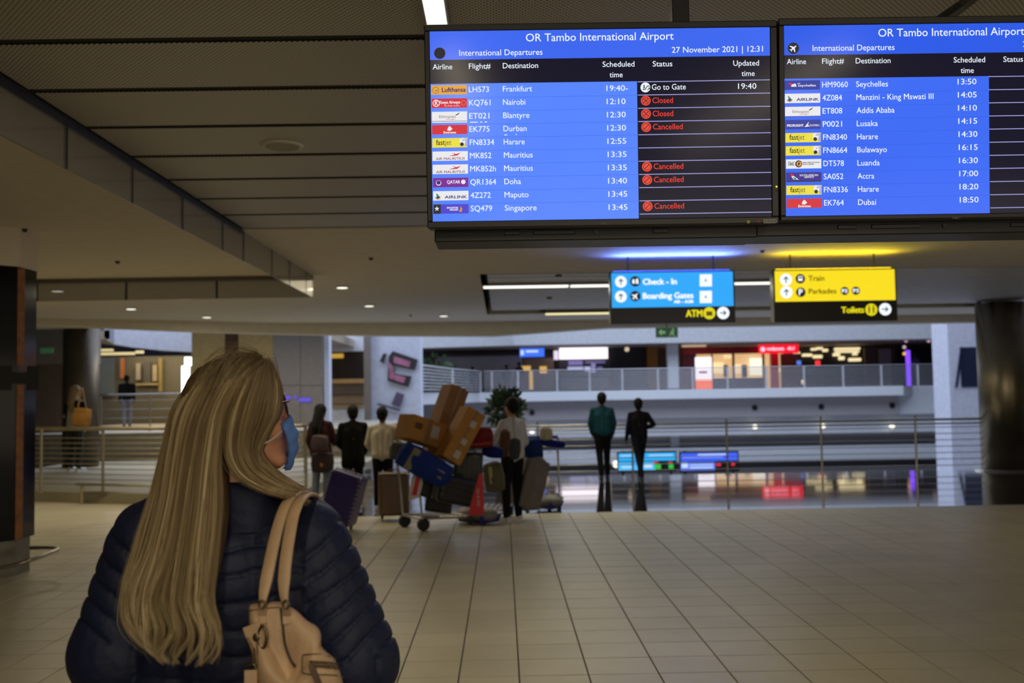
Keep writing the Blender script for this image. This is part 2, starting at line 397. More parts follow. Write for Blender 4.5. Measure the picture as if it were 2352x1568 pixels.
# edge beam of the hall ceiling towards the atrium (a bent line in plan)
def wallstrip(name, pts, z0, z1, th, m, parent=None, **kw):
    bm = NB(); n = len(pts)
    A = []
    for (x, y, *zz) in pts:
        za = zz[0] if zz else z0; zb_ = zz[1] if len(zz) > 1 else z1
        A.append([bm.verts.new(q) for q in ((x, y, za), (x, y + th, za), (x, y + th, zb_), (x, y, zb_))])
    for a, b in zip(A, A[1:]):
        for k in range(4): bm.faces.new((a[k], b[k], b[(k + 1) % 4], a[(k + 1) % 4]))
    bm.faces.new(A[0]); bm.faces.new(A[-1][::-1])
    bmesh.ops.recalc_face_normals(bm, faces=bm.faces); return bmo(name, bm, m, parent, **kw)
pts = []
for x, y, Y in ((-300, 748, 20.5), (85, 746, 20.7), (440, 761, 22.0), (640, 766, 23), (860, 770, 23.4), (1130, 771, 23.6), (1400, 752, 23.6), (2250, 739, 23.6), (2700, 732, 23.6)):
    q = P(x, y, Y); pts.append((q.x, q.y, q.z))
wallstrip('beam', pts, 0, ZC + .3, .5, plaster, kind='structure')
# ---- hall fittings: strip lights, downlights, speaker
lit = glow('lit diffuser', (255, 252, 236), 1.6)
lit_w = glow('lit diffuser warm', (250, 236, 170), 1.2)
xa, xb = Pz(975, 10, ZC).x, Pz(1022, 10, ZC).x
t = empty('strip_light', ((xa + xb) / 2, 6, ZC - .03), label='white linear strip light in the perforated ceiling beside the departures screen', cat='ceiling light')
bx('housing', (xa - .012, 3.0, ZC - .028), (xb + .012, 7.9, ZC + .001), steel, t)
bx('diffuser', (xa, 3.02, ZC - .034), (xb, 7.88, ZC - .0285), lit, t)
def strip(x0, x1, y, z, dep, label, m, th=.06):
    a, b = Pz(x0, y, z), Pz(x1, y, z); t = empty('strip_light', ((a.x + b.x) / 2, a.y, z), label=label, cat='ceiling light')
    bx('housing', (a.x - .02, a.y - dep, z + .012), (b.x + .02, a.y + dep, z + .029), steel, t)
    bx('diffuser', (a.x, a.y - dep * .9, z - .0), (b.x, a.y + dep * .9, z + .0115), m, t)
strip(1107, 1303, 661, ZC, .13, 'first of two long strip lights left of the blue sign', lit)
strip(1311, 1765, 658, ZC, .13, 'long strip light running behind the blue sign', lit)
strip(1253, 1430, 722, ZC - .03, .16, 'shorter yellowish strip light left of and behind the blue sign', lit_w)
for i, (x, y, dsc) in enumerate(((786, 661, 'round white downlight nearest the corner of the glass smoke barriers'), (848, 703, 'small round downlight second from the smoke barrier corner'),
        (1019, 726, 'bright oval downlight near the left end of the slatted bay'), (475, 729, 'oblong warm downlight above the beige wall'),
        (301, 710, 'small downlight below the crossing smoke barrier'), (132, 669, 'small downlight seen behind the crossing smoke barrier'))):
    q = Pz(x, y, ZC - .02); bm = NB(); cyl(bm, q, q + Vector((0, 0, .02)), .105, n=20)
    o = bmo('downlight', bm, steel); center(o)
    t = empty('downlight', q, label=dsc, cat='ceiling light'); o.name = 'rim'; o.parent = t; o.location = o.location - q
    bm = NB(); cyl(bm, q - Vector((0, 0, .004)), q, .085, n=20); bmo('lamp', bm, lit, t)
    area('downlight_lamp', q - Vector((0, 0, .02)), .15, .15, 1.5, (1, .93, .75))
q = Pz(648, 333, ZC); bm = NB(); cyl(bm, q - Vector((0, 0, .014)), q, .135, .15, n=40)
t = empty('ceiling_speaker', q, label='round white ceiling speaker in the perforated panels', cat='speaker')
bmo('rim', bm, mat('speaker white', (.62, .6, .52), .5), t, smooth=False)
bm = NB(); cyl(bm, q - Vector((0, 0, .018)), q - Vector((0, 0, .0145)), .115, n=40); bmo('grille', bm, mat('speaker grille', (.36, .34, .28), .6, bump=.4, bscale=300), t)
for x, y, dsc in ((56, 526, 'small dark sprinkler rose in the plaster ceiling at far left'), (270, 600, 'small dark sprinkler rose above the crossing smoke barrier'), (852, 592, 'small dark sprinkler rose in the plaster ceiling mid way'),
                  (943, 723, 'small dark sprinkler rose near the ceiling edge beam'), (1751, 575, 'small dark sprinkler rose above the gap between the two signs')):
    q = Pz(x, y, ZC); bm = NB(); cyl(bm, q - Vector((0, 0, .03)), q, .02, .035, n=12); bmo('sprinkler', bm, dark_metal, label=dsc, cat='sprinkler'); center(COL.objects[-1])

# ================================================================== PILLAR at far left
pil_blk = mat('glossy black cladding', (.008, .008, .011), .12, spec=.25, var=.2)
copper = mat('copper wood strip', (.30, .11, .04), .45, var=.25, scale=12)
YPl = Pz(78, 1330).y
c0 = P(84, 700, YPl + .55).x; top = P(84, 607, YPl).z; zbase = P(78, 1245, YPl).z
pil = empty('pillar', (c0 - .45, YPl + .2, 0), kind='structure', label='black clad pillar with a copper strip at far left')
w_ = .80; ch = .16
def octo(bm, z0, z1, g=0.0):
    x0, x1 = c0 - w_ - g, c0 + g; y0, y1 = YPl - .12 - g, YPl + .55 + g; cx = .30
    pts = [(x0, y0 + cx), (x0 + cx, y0 - .05), (x1 - cx, y0 - .05), (x1, y0 + cx), (x1, y1), (x0, y1)]
    lo = [bm.verts.new((*p, z0)) for p in pts]; hi = [bm.verts.new((*p, z1)) for p in pts]
    bm.faces.new(lo[::-1]); bm.faces.new(hi)
    for i in range(len(pts)): bm.faces.new((lo[i], lo[(i + 1) % 6], hi[(i + 1) % 6], hi[i]))
bm = NB(); octo(bm, zbase, top); bmo('cladding', bm, pil_blk, pil)
bm = NB(); octo(bm, 0, zbase - .002, -.03); bmo('steel_base', bm, mat('base steel', (.20, .19, .17), .4, .8, var=.2), pil)
bm = NB(); octo(bm, top + .002, ZC, .01); bmo('capital', bm, plaster, pil)
# copper strip and clamp lie on the slanted front right face
fa = Vector((c0 - .30, YPl - .17, 0)); fb = Vector((c0, YPl + .18, 0)); fd = (fb - fa).normalized(); fn = Vector((fd.y, -fd.x, 0))
def onface(x):   # pixel column -> distance along the slanted face
    d = ray(x, 900); t = (fn.dot(fa)) / fn.dot(Vector((d.x, d.y, 0))); return (Vector((d.x, d.y, 0)) * t - fa).dot(fd)
rotf = Matrix((fd, -fn, Vector((0, 0, 1)))).transposed()
s0, s1 = onface(37), onface(54)
for za, zb_ in ((P(45, 838, YPl).z, top - .01), (zbase, P(45, 882, YPl).z)):
    bm = NB(); box(bm, fa + fd * (s0 + s1) / 2 + Vector((0, 0, (za + zb_) / 2)) + fn * .004, (s1 - s0, .012, zb_ - za), rotf); bmo('copper_strip', bm, copper, pil)
for x0, x1, ya, yb_ in ((-40, 25, 838, 895), (62, 86, 838, 895), (24, 63, 853, 880)):
    a, b = onface(x0), onface(x1); za, zb_ = P(50, yb_, YPl).z, P(50, ya, YPl).z
    bm = NB(); box(bm, fa + fd * (a + b) / 2 + Vector((0, 0, (za + zb_) / 2)) + fn * .012, (b - a, .03, zb_ - za), rotf, bevel=.003); bmo('clamp', bm, rubber, pil)
bm = NB(); q = [P(-60, 1308, YPl - .45), P(10, 1302, YPl - .42), P(70, 1286, YPl - .35), P(120, 1267, YPl - .05), P(133, 1261, YPl + .12), P(118, 1257, YPl + .3), P(70, 1258, YPl + .35)]
tube(bm, [Vector(v) for v in spline(q, 6)], .019, 10)
br = bmo('bumper_rail', bm, steel, smooth=True, label='steel tube bumper rail curving round the foot of the black pillar', cat='rail'); center(br)

# ================================================================== RAILS
def railing(name, pts, zb_, zt, bars, m, label, post_r=.022, rail_r=.026, bar_r=.009, double=False, finial=False, posts=None, par=None, base=True):
    t = empty(name, pts[0], label=label, cat='railing')
    P3 = [Vector(p) for p in pts]
    for p in (P3 if posts is None else [Vector(q) for q in posts]):
        bm = NB(); cyl(bm, p + Vector((0, 0, zb_)), p + Vector((0, 0, zt + (.06 if finial else 0))), post_r, n=12)
        if base: cyl(bm, p + Vector((0, 0, zb_)), p + Vector((0, 0, zb_ + .015)), post_r * 2.4, n=16)
        if finial: ball(bm, p + Vector((0, 0, zt + .075)), post_r * 1.2)
        bmo('post', bm, m, t, smooth=False)
    path = spline(P3, 6) if len(P3) > 2 else P3
    def run(nm, z, r, dy=0):
        bm = NB(); tube(bm, [Vector(p) + Vector((0, dy, z)) for p in path], r, 8); bmo(nm, bm, m, t, smooth=True)
    run('handrail', zt, rail_r)
    if double: run('handrail', zt - .085, rail_r * .7)
    for i in range(bars): run('rail_bar', zb_ + .12 + (zt - .16 - zb_ - .12) * i / max(1, bars - 1), bar_r)
    return t
rr = [P(v, 1000, YR) for v in (700, 900, 1235, 1452, 1669, 1886, 2103, 2320, 2540)]
zt = P(1669, 971, YR).z
railing('railing', [(p.x, YR, 0) for p in rr], 0, zt, 7, steel, 'steel bar railing at the edge of the atrium behind the two walking men', double=True, finial=True)
# raised walkway on the left: kerb, railing, low guard rail
YK = Pz(200, 1156).y; zk = P(200, 1128, YK).z * .9
kp = [Pz(x, y) for x, y in ((-60, 1150), (85, 1152), (200, 1156), (400, 1160), (560, 1158), (700, 1150))]
bm = NB()
lo = [(p.x, p.y) for p in kp] + [(kp[-1].x + .1, 26), (-11, 26), (-11, kp[0].y)]
f = bm.faces.new([bm.verts.new((x, y, 0)) for x, y in lo]); e = bmesh.ops.extrude_face_region(bm, geom=[f])
bmesh.ops.translate(bm, verts=[v for v in e['geom'] if isinstance(v, bmesh.types.BMVert)], vec=(0, 0, zk)); bmesh.ops.recalc_face_normals(bm, faces=bm.faces)
bmo('floor_ramp', bm, mat('ramp tile', (.25, .225, .15), .5, var=.12, scale=2), kind='structure')
kk = [(p.x, p.y + .12, zk) for p in kp]
rl = railing('railing', kk, 0, P(235, 984, YK).z - zk, 10, mat('rail metal warm', (.50, .45, .33), .35, 1), 'curved steel railing along the raised walkway on the left', post_r=.025, rail_r=.034,
             posts=[(P(v, 1000, YK + .12).x, YK + .12, zk) for v in (95, 237, 395, 560)] + [kk[-1]])
warm_steel = MATS['rail metal warm']
t = empty('guard_rail', (P(188, 1130, YK).x, YK - .1, 0), label='low double tube guard rail in front of the walkway kerb', cat='rail')
for x in (188, 360, 560):
    bm = NB(); q = P(x, 1156, YK - .1); q.z = 0; cyl(bm, q, q + Vector((0, 0, P(x, 1112, YK - .1).z)), .03, n=10); bmo('post', bm, warm_steel, t)
for yy in (1112, 1131):
    bm = NB(); tube(bm, [P(172 if yy == 1112 else 192, yy, YK - .12), P(360, yy + 3, YK - .12), P(700, yy + 4, YK + .05)], .022, 10); bmo('tube_rail', bm, warm_steel, t, smooth=True)
# upper landing further back on the left
ZL = P(290, 978, 34).z
bx('floor_landing', (-14, 26.2, 0), (-3.4, 37, ZL), mat('landing tile', (.30, .27, .22), .5), kind='structure')
railing('railing', [(P(v, 905, 27.5).x, 27.5, ZL * .55) for v in (232, 345, 460, 600)], -.55, P(300, 906, 27.5).z - ZL * .55, 8, steel, 'steel railing of the far landing where the dark figure stands', post_r=.02)
# ================================================================== DEPARTURES SCREENS
def screen_mat(name, rgb, es):
    m = mat(name, (.004, .004, .006), .16, em=s2l(*rgb), es=es, var=0, spec=.18); nt = m.node_tree
    tc = next(n for n in nt.nodes if n.type == 'TEX_COORD'); wv = nt.nodes.new('ShaderNodeTexNoise'); wv.inputs['Scale'].default_value = 2.2
    nt.links.new(tc.outputs['Object'], wv.inputs['Vector']); mr = nt.nodes.new('ShaderNodeMapRange')
    mr.inputs['To Min'].default_value = es * .93; mr.inputs['To Max'].default_value = es * 1.07
    nt.links.new(wv.outputs['Fac'], mr.inputs['Value']); nt.links.new(mr.outputs['Result'], nt.nodes['Principled BSDF'].inputs['Emission Strength']); return m
blue_hd = screen_mat('screen header blue', (62, 104, 240), 1.0)
blue_bd = screen_mat('screen table blue', (88, 134, 255), 1.0)
blue_hd2 = screen_mat('second header blue', (46, 92, 232), 1.0)
blue_bd2 = screen_mat('second table blue', (62, 108, 245), 1.0)
scr_blk = mat('screen black', (.006, .006, .010), .16, em=s2l(22, 20, 42), es=.8, var=0, spec=.18)
txt_w = glow('screen text', (236, 244, 255), 1.0)
txt_l = glow('screen rule', (172, 170, 235), .9)
txt_r = glow('screen red', (238, 62, 44), 1.0)
ink = glow('screen ink', (20, 12, 40), .6)
bezel = mat('screen bezel', (.022, .02, .024), .42, bump=.03, bscale=500)
LG = {'yel_orange': (232, 168, 62), 'red': (214, 30, 52), 'white': (236, 236, 240), 'yellow': (240, 224, 62), 'purple': (122, 18, 150), 'violet': (70, 62, 206), 'navy': (34, 52, 160), 'navy2': (46, 26, 140)}
for kx, v in list(LG.items()): LG[kx] = glow('logo ' + kx, v, .95)
lg_ink = glow('logo ink purple', (62, 30, 110), .8); lg_mar = glow('logo maroon', (130, 40, 80), .8); lg_grey = glow('logo olive', (96, 100, 62), .8)
lg_blue = glow('logo deep blue', (28, 26, 130), .8); lg_gold = glow('logo gold', (222, 150, 60), .9); lg_dark = glow('logo dark', (24, 22, 34), .8); lg_lb = glow('logo light', (170, 180, 230), .9); lg_green = glow('logo green', (60, 150, 120), .8)
def logo(pl, kind, x, yt, w=81, h=21.5):
    """one airline tile: coloured plate, wording, emblem. x, yt = top left in photo pixels"""
    bm = NB(); s = -.0157
    def q(a, b): return (x + a * w, yt + s * a * w + b * h)
    fill = {'lufthansa': 'yel_orange', 'kenya': 'red', 'ethiopian': 'white', 'emirates': 'red', 'fastjet': 'yellow', 'mauritius': 'white', 'qatar': 'purple',
            'airlink': 'white', 'singapore': 'violet', 'seychelles': 'navy', 'proflight': 'navy', 'taag': 'white', 'saa': 'navy2'}[kind]
    pl.quad(bm, [q(0, 0), q(0, 1), q(1, 1), q(1, 0)], .0016); base = pl.part('airline_logo', bm, LG[fill])
    def word(body, a0, a1, b, cap, m, bold=0, slant=0):
        bm = NB(); X, Y = q(a0, b); pl.text(bm, body, X, x + a1 * w, Y, cap * h, .0024, bold, slant); o = bmo('lettering', bm, m, base, local=True); return o
    def shape(pts, m, z=.0021, nm='emblem'):
        bm = NB(); pl.quad(bm, [q(*p) for p in pts], z); return bmo(nm, bm, m, base, local=True)
    def circ(a, b, r, m, z=.0021, r0=0):
        bm = NB(); X, Y = q(a, b); pl.disc(bm, X, Y, r * h, z, r0=r0 * h); return bmo('emblem', bm, m, base, local=True)
    if kind == 'lufthansa':
        circ(.12, .53, .36, lg_ink, r0=.32); shape([(.05, .42), (.12, .58), (.2, .42), (.13, .66)], lg_ink); word('Lufthansa', .30, .97, .72, .47, lg_ink, .35)
    elif kind == 'kenya':
        circ(.13, .5, .38, LG['white']); circ(.13, .5, .3, LG['red'], .0022); word('K', .09, .19, .72, .5, LG['white'], .3, .1); word('Kenya Airways', .22, .80, .56, .30, LG['white'], .25, .2); word('The Pride of Africa', .35, .8, .86, .14, LG['white'], 0, .2); circ(.90, .5, .26, lg_gold, r0=.22)
    elif kind == 'ethiopian':
        word('Ethiopian', .21, .67, .66, .28, lg_mar, 0); word('የኢትዮጵያ' if False else 'wtrger', .40, .68, .86, .12, lg_mar); shape([(.66, .38), (.79, .08), (.76, .3), (.7, .42)], lg_grey); shape([(0, 1.0), (1, 1.0), (1, 1.05), (0, 1.05)], lg_ink)
    elif kind == 'emirates':
        word('Emirates', .33, .68, .92, .24, LG['white'], .3); circ(.50, .42, .22, LG['white'], r0=.10); shape([(.46, .5), (.48, .12), (.53, .2), (.51, .62)], LG['white']); shape([(.42, .5), (.58, .38), (.57, .5), (.44, .62)], LG['white'])
    elif kind == 'fastjet':
        word('fast', .11, .36, .72, .56, lg_dark, .2); word('jet', .36, .54, .72, .56, lg_grey); circ(.86, .34, .34, LG['white']); shape([(.84, .06), (1, .12), (1, .95), (.92, .9), (.93, .4)], lg_lb); circ(.84, .68, .2, lg_dark, .0023); circ(.87, .28, .05, lg_dark, .0024)
    elif kind == 'mauritius':
        word('AIR MAURITIUS', .09, .91, .92, .27, lg_mar, .1, .15); shape([(.45, .48), (.63, .36), (.55, .12), (.66, .3), (.80, .16), (.70, .46), (.60, .50)], LG['red'])
    elif kind == 'qatar':
        circ(.16, .53, .28, LG['white']); circ(.16, .5, .22, lg_blue, .0022); word('QATAR', .40, .77, .62, .34, LG['white'], .25); circ(.86, .46, .24, LG['white']); shape([(.84, .5), (.93, .28), (.95, .18), (.88, .4)], lg_lb, .0023)
    elif kind == 'airlink':
        word('AIRLINK', .33, .96, .79, .30, lg_blue, .3); shape([(.08, .2), (.14, .36), (.19, .62), (.12, .6), (.05, .86), (.1, .55)], lg_green); shape([(.12, .55), (.22, .62), (.14, .8), (.05, .72)], lg_blue); shape([(.06, .84), (.2, .72), (.21, .8), (.13, .92)], lg_gold, .0023)
    elif kind == 'singapore':
        shape([(0, 0), (.21, 0), (.21, 1), (0, 1)], lg_dark, .002, 'emblem')
        st = [(.10 + (.075 if i % 2 == 0 else .03) * math.sin(i * math.pi / 5), .46 - (.30 if i % 2 == 0 else .11) * math.cos(i * math.pi / 5)) for i in range(10)]
        shape(st, LG['white'], .0023); word('SINGAPORE', .38, .70, .46, .17, LG['white'], .2); word('AIRLINES', .46, .70, .68, .17, LG['white'], .2); shape([(.77, .2), (.82, .5), (.8, .85), (.73, .8), (.76, .5)], lg_gold)
    elif kind == 'seychelles':
        word('air', .36, .45, .42, .2, LG['white']); word('seychelles', .38, .88, .66, .24, LG['white'], .15); shape([(.10, .25), (.22, .3), (.26, .62), (.18, .62)], LG['red']); shape([(.2, .45), (.3, .3), (.34, .66), (.18, .66)], LG['white'], .0023)
    elif kind == 'proflight':
        word('PROFLIGHT', .05, .51, .72, .24, LG['white'], .35); word('ZAMBIA', .68, .97, .72, .22, LG['white'], 0); shape([(.54, .78), (.67, .2), (.64, .58), (.7, .7)], LG['white'])
    elif kind == 'taag':
        word('TAAG', .04, .22, .68, .42, lg_dark, .2, .2); circ(.36, .5, .38, lg_dark); circ(.37, .5, .28, lg_gold, .0023); shape([(.33, .6), (.36, .3), (.4, .45), (.36, .66)], lg_dark, .0024); word('LINHAS AEREAS DE ANGOLA', .47, .96, .43, .13, lg_dark, .1); word('ANGOLA AIRLINES', .47, .79, .61, .13, lg_dark, .1)
    elif kind == 'saa':
        word('SOUTH AFRICAN', .38, .90, .42, .20, LG['white'], .1); word('AIRWAYS', .51, .78, .62, .20, LG['white'], .1); shape([(.10, .12), (.2, .2), (.24, .5), (.18, .5)], LG['red']); shape([(.14, .4), (.22, .4), (.36, .78), (.2, .74)], LG['white'], .0023); shape([(.18, .5), (.26, .55), (.3, .72), (.22, .72)], lg_green, .0024); shape([(0, .92), (1, .92), (1, 1.02), (0, 1.02)], lg_dark)
def icon_ban(pl, x, y, cross):
    bm = NB(); pl.disc(bm, x, y, 11.3, .0018); o = pl.part('status_icon', bm, txt_r, label='round red status icon')
    bm = NB(); pl.disc(bm, x, y, 8.6, .0023, r0=7.4)
    pl.quad(bm, [(x + 5.0, y - 6.2), (x + 6.2, y - 5.0), (x - 5.0, y + 6.2), (x - 6.2, y + 5.0)], .0022)
    if cross: pl.quad(bm, [(x - 5.0, y - 6.2), (x - 6.2, y - 5.0), (x + 5.0, y + 6.2), (x + 6.2, y + 5.0)], .0022)
    bmo('bar', bm, ink, o, local=True)
def display(cx, cy, corners, label, extra):
    """corners: outer bezel tl, tr, br, bl ; active tl, tr, br, bl (photo pixels)"""
    pl = Plane('departures_screen', cx, cy, 3.3, tilt=R(4.2), label=label, cat='screen', group='departures screens')
    (o, a) = corners; U = [pl.uv(*p) for p in o]; A = [pl.uv(*p) for p in a]
    x0 = min(U[0][0], U[3][0]); x1 = (U[1][0] + U[2][0]) / 2; y1 = (U[0][1] + U[1][1]) / 2; y0 = (U[2][1] + U[3][1]) / 2
    ax0, ax1 = (A[0][0] + A[3][0]) / 2, (A[1][0] + A[2][0]) / 2; ay1, ay0 = (A[0][1] + A[1][1]) / 2, (A[2][1] + A[3][1]) / 2
    bm = NB(); box(bm, ((x0 + x1) / 2, (y0 + y1) / 2, -.05), (x1 - x0, y1 - y0, .085), bevel=.006); pl.part('housing', bm, bezel)
    bm = NB()   # raised frame round the picture
    for lo, hi in (((x0, y0), (x1, ay0)), ((x0, ay1), (x1, y1)), ((x0, ay0), (ax0, ay1)), ((ax1, ay0), (x1, ay1))):
        box(bm, ((lo[0] + hi[0]) / 2, (lo[1] + hi[1]) / 2, -.003), (hi[0] - lo[0], hi[1] - lo[1], .016), bevel=.003, seg=1)
    pl.part('bezel', bm, bezel)
    bm = NB(); poly(bm, [(ax0, ay0), (ax1, ay0), (ax1, ay1), (ax0, ay1)], .0002); pl.part('screen_panel', bm, scr_blk)
    pl.ax = (ax0, ax1, ay0, ay1); return pl
D1 = display(1380, 290, (((974, 58), (1785, 46), (1788, 512), (982, 525)), ((988, 73), (1767, 62), (1773, 496), (993, 510))),
             'departures screen in full view, with four red cancelled rows and a blank black dot', 0)
D2 = display(2195, 276, (((1787, 44), (2607, 31), (2612, 494), (1794, 509)), ((1799, 60), (2584, 49), (2590, 484), (1806, 497))),
             'departures screen cut by the frame edge, first row Seychelles at 13:50', 0)
def fill(pl, L, headbot, bodytop, bodyr, hd, bd):
    ax0, ax1, ay0, ay1 = pl.ax; vb = pl.uv(L, headbot)[1]; vt = pl.uv(L, bodytop)[1]; ur = pl.uv(*bodyr)[0]
    bm = NB(); poly(bm, [(ax0, vb), (ax1, vb), (ax1, ay1), (ax0, ay1)], .0008); pl.part('header_band', bm, hd)
    bm = NB(); poly(bm, [(ax0, ay0), (ur, ay0), (ur, vt), (ax0, vt)], .0008); pl.part('table_band', bm, bd)
fill(D1, 990, 138, 193, (1465, 340), blue_hd, blue_bd)
fill(D2, 1802, 127, 181, (2272, 330), blue_hd2, blue_bd2)
def rows(pl, data, dx, dy, pit, rulex, tx):
    for i, (fl, fw, de, dw, tm, lg) in enumerate(data):
        bm = NB(); xx = 1077 + dx + .5 * i
        pl.text(bm, fl, xx, xx + fw, 212 + dy + pit * i, 12.6, .002, .05); pl.part('lettering', bm, txt_w); bm = NB()
        pl.text(bm, de, xx + 78, xx + 78 + dw, 210.7 + dy + pit * i, 12.6, .002, .05); pl.part('lettering', bm, txt_w); bm = NB()
        a = tx + .55 * i; pl.text(bm, tm, a, a + (49 if tm.endswith('-') else 43), 209.2 + dy + (0 if dx == 0 else -4) + pit * i, 12.6, .002, .05)
        pl.part('lettering', bm, txt_w); logo(pl, lg, 991 + dx + .5 * i, 196.5 + dy + pit * i)
        if i: 
            bm = NB(); yy = 192.5 + dy + pit * i + 2; pl.quad(bm, [(1077 + dx, yy - .4), (1077 + dx, yy + .4), (1462 + dx * .995, yy - 5.6), (1462 + dx * .995, yy - 6.4)], .0011); pl.part('row_rule', bm, blue_hd if dx == 0 else blue_hd2)
    bm = NB()
    for i in range(11):
        yy = 187.3 + dy + (0 if dx == 0 else -1) + pit * i; X0 = rulex + .45 * i
        X1_ = X0 + 304; pl.quad(bm, [(X0, yy), (X0, yy + 1.7), (X1_, yy + 1.7 - 4.8), (X1_, yy - 4.8)], .0012)
    pl.part('row_rule', bm, txt_l)
rows(D1, [('LH573', 46, 'Frankfurt', 67, '19:40-', 'lufthansa'), ('KQ761', 49, 'Nairobi', 51, '12:10', 'kenya'), ('ET021', 46, 'Blantyre', 60, '12:30', 'ethiopian'),
          ('EK775', 46, 'Durban', 53, '12:30', 'emirates'), ('FN8334', 56, 'Harare', 48, '12:55', 'fastjet'), ('MK852', 49, 'Mauritius', 66, '13:35', 'mauritius'),
          ('MK852h', 59, 'Mauritius', 66, '13:35', 'mauritius'), ('QR1364', 59, 'Doha', 38, '13:40', 'qatar'), ('4Z272', 46, 'Maputo', 55, '13:45', 'airlink'),
          ('SQ479', 49, 'Singapore', 73, '13:45', 'singapore')], 0, 0, 30.35, 1464.5, 1393)
rows(D2, [('HM9060', 59, 'Seychelles', 73, '13:50', 'seychelles'), ('4Z084', 45, 'Manzini - King Mswati III', 177, '14:05', 'airlink'), ('ET808', 45, 'Addis Ababa', 87, '14:10', 'ethiopian'),
          ('P0021', 44, 'Lusaka', 48, '14:15', 'proflight'), ('FN8340', 55, 'Harare', 48, '14:30', 'fastjet'), ('FN8664', 55, 'Bulawayo', 68, '16:15', 'fastjet'),
          ('DT578', 47, 'Luanda', 51, '16:30', 'taag'), ('SA052', 45, 'Accra', 38, '17:00', 'saa'), ('FN8336', 55, 'Harare', 48, '18:20', 'fastjet'), ('EK764', 45, 'Dubai', 41, '18:50', 'emirates')],
     811, -11, 30.12, 2270, 2199)
def words(pl, items, m, z=.002, bold=.05, nm='lettering'):
    for body, x0, x1, yb, cap in items:
        bm = NB(); pl.text(bm, body, x0, x1, yb, cap, z, bold); pl.part(nm, bm, m)
words(D1, [('OR Tambo International Airport', 1208, 1547, 95.5, 17.5), ('International Departures', 1055, 1246, 128.5, 13.2), ('27 November 2021 | 12:31', 1543, 1752, 121.5, 13.0),
           ('Airline', 994, 1039, 160, 12.2), ('Flight#', 1077, 1127, 158.5, 12.2), ('Destination', 1155, 1236, 157.3, 12.2), ('Scheduled', 1384, 1457, 154, 12.2), ('time', 1400, 1430, 178, 12.2),
           ('Status', 1499, 1544, 153, 12.2), ('Updated', 1684, 1743, 151.5, 12.2), ('time', 1703, 1733, 175, 12.2), ('Go to Gate', 1497, 1575, 206.5, 12.6), ('19:40', 1695, 1737, 204.5, 12.6)], txt_w)
for i, wd in ((1, 'Closed'), (2, 'Closed'), (3, 'Cancelled'), (6, 'Cancelled'), (7, 'Cancelled'), (9, 'Cancelled')):
    x = 1498 + .55 * i; bm = NB(); D1.text(bm, wd, x, x + (47 if wd == 'Closed' else 68), 206.7 + 30.3 * i, 12.6, .002, .05); D1.part('status_text', bm, txt_r); icon_ban(D1, 1482.5 + .55 * i, 201 + 30.3 * i, wd == 'Closed')
bm = NB(); D1.disc(bm, 1482.3, 201, 11.3, .0018); o = D1.part('status_icon', bm, txt_w)
bm = NB(); D1.quad(bm, [(1476, 207), (1482, 207), (1487, 199), (1492, 199), (1492, 197), (1486, 197), (1481, 205), (1476, 205)], .0023); D1.disc(bm, 1479, 197, 1.8, .0023); D1.quad(bm, [(1478, 199), (1481, 199), (1480, 204), (1477, 204)], .0023)
D1.quad(bm, [(1486, 207), (1490, 203), (1488, 202), (1493, 201), (1493, 206), (1491, 204), (1488, 208)], .0023); bmo('pictogram', bm, ink, o, local=True)
bm = NB(); D1.disc(bm, 1010, 122.5, 13, .0018); D1.part('airplane_badge', bm, ink, label='blank dark disc without its plane')
# half scrolled letters the screen shows under two rows
bm = NB()
for x0, x1, yy in ((1080, 1097, 281), (1103, 1108, 280.6), (1113, 1119, 280.4), (1158.5, 1165, 310), (1184.5, 1187, 309)): D1.quad(bm, [(x0, yy - .9), (x0, yy + .9), (x1, yy + .8), (x1, yy - 1)], .002)
D1.part('lettering', bm, txt_w)
bm = NB(); D1.quad(bm, [(992.5, 279), (992.5, 282.5), (1073, 281.2), (1073, 277.7)], .0018); D1.part('airline_logo', bm, LG['white'])
words(D2, [('OR Tambo International Airport', 2017, 2352, 84.5, 17.5), ('International Departures', 1866, 2054, 117.5, 13.2), ('27 November 2021 | 12:31', 2349, 2558, 108, 13.0),
           ('Airline', 1807, 1851, 148, 12.2), ('Flight#', 1888, 1938, 147, 12.2), ('Destination', 1965, 2045, 146, 12.2), ('Scheduled', 2190, 2262, 144, 12.2), ('time', 2206, 2236, 168, 12.2), ('Status', 2304, 2349, 142.5, 12.2)], txt_w)
bm = NB(); D2.disc(bm, 1822, 111, 13, .0018); o = D2.part('airplane_badge', bm, ink)
def plane_icon(bm, pl, x, y, s, z, ang=R(50)):
    pts = [(0, -9), (1.3, -7), (1.5, -2.5), (9, 2), (9, 4), (1.5, 2), (1.2, 6), (3.6, 8), (3.6, 9), (0, 8)]
    pts = pts + [(-a, b) for a, b in pts[::-1][1:-1]]
    pl.quad(bm, [(x + s * (a * math.cos(ang) - b * math.sin(ang)), y + s * (a * math.sin(ang) + b * math.cos(ang))) for a, b in pts], z)
bm = NB(); plane_icon(bm, D2, 1822, 111, 1.0, .0023); bmo('pictogram', bm, txt_w, o, local=True)
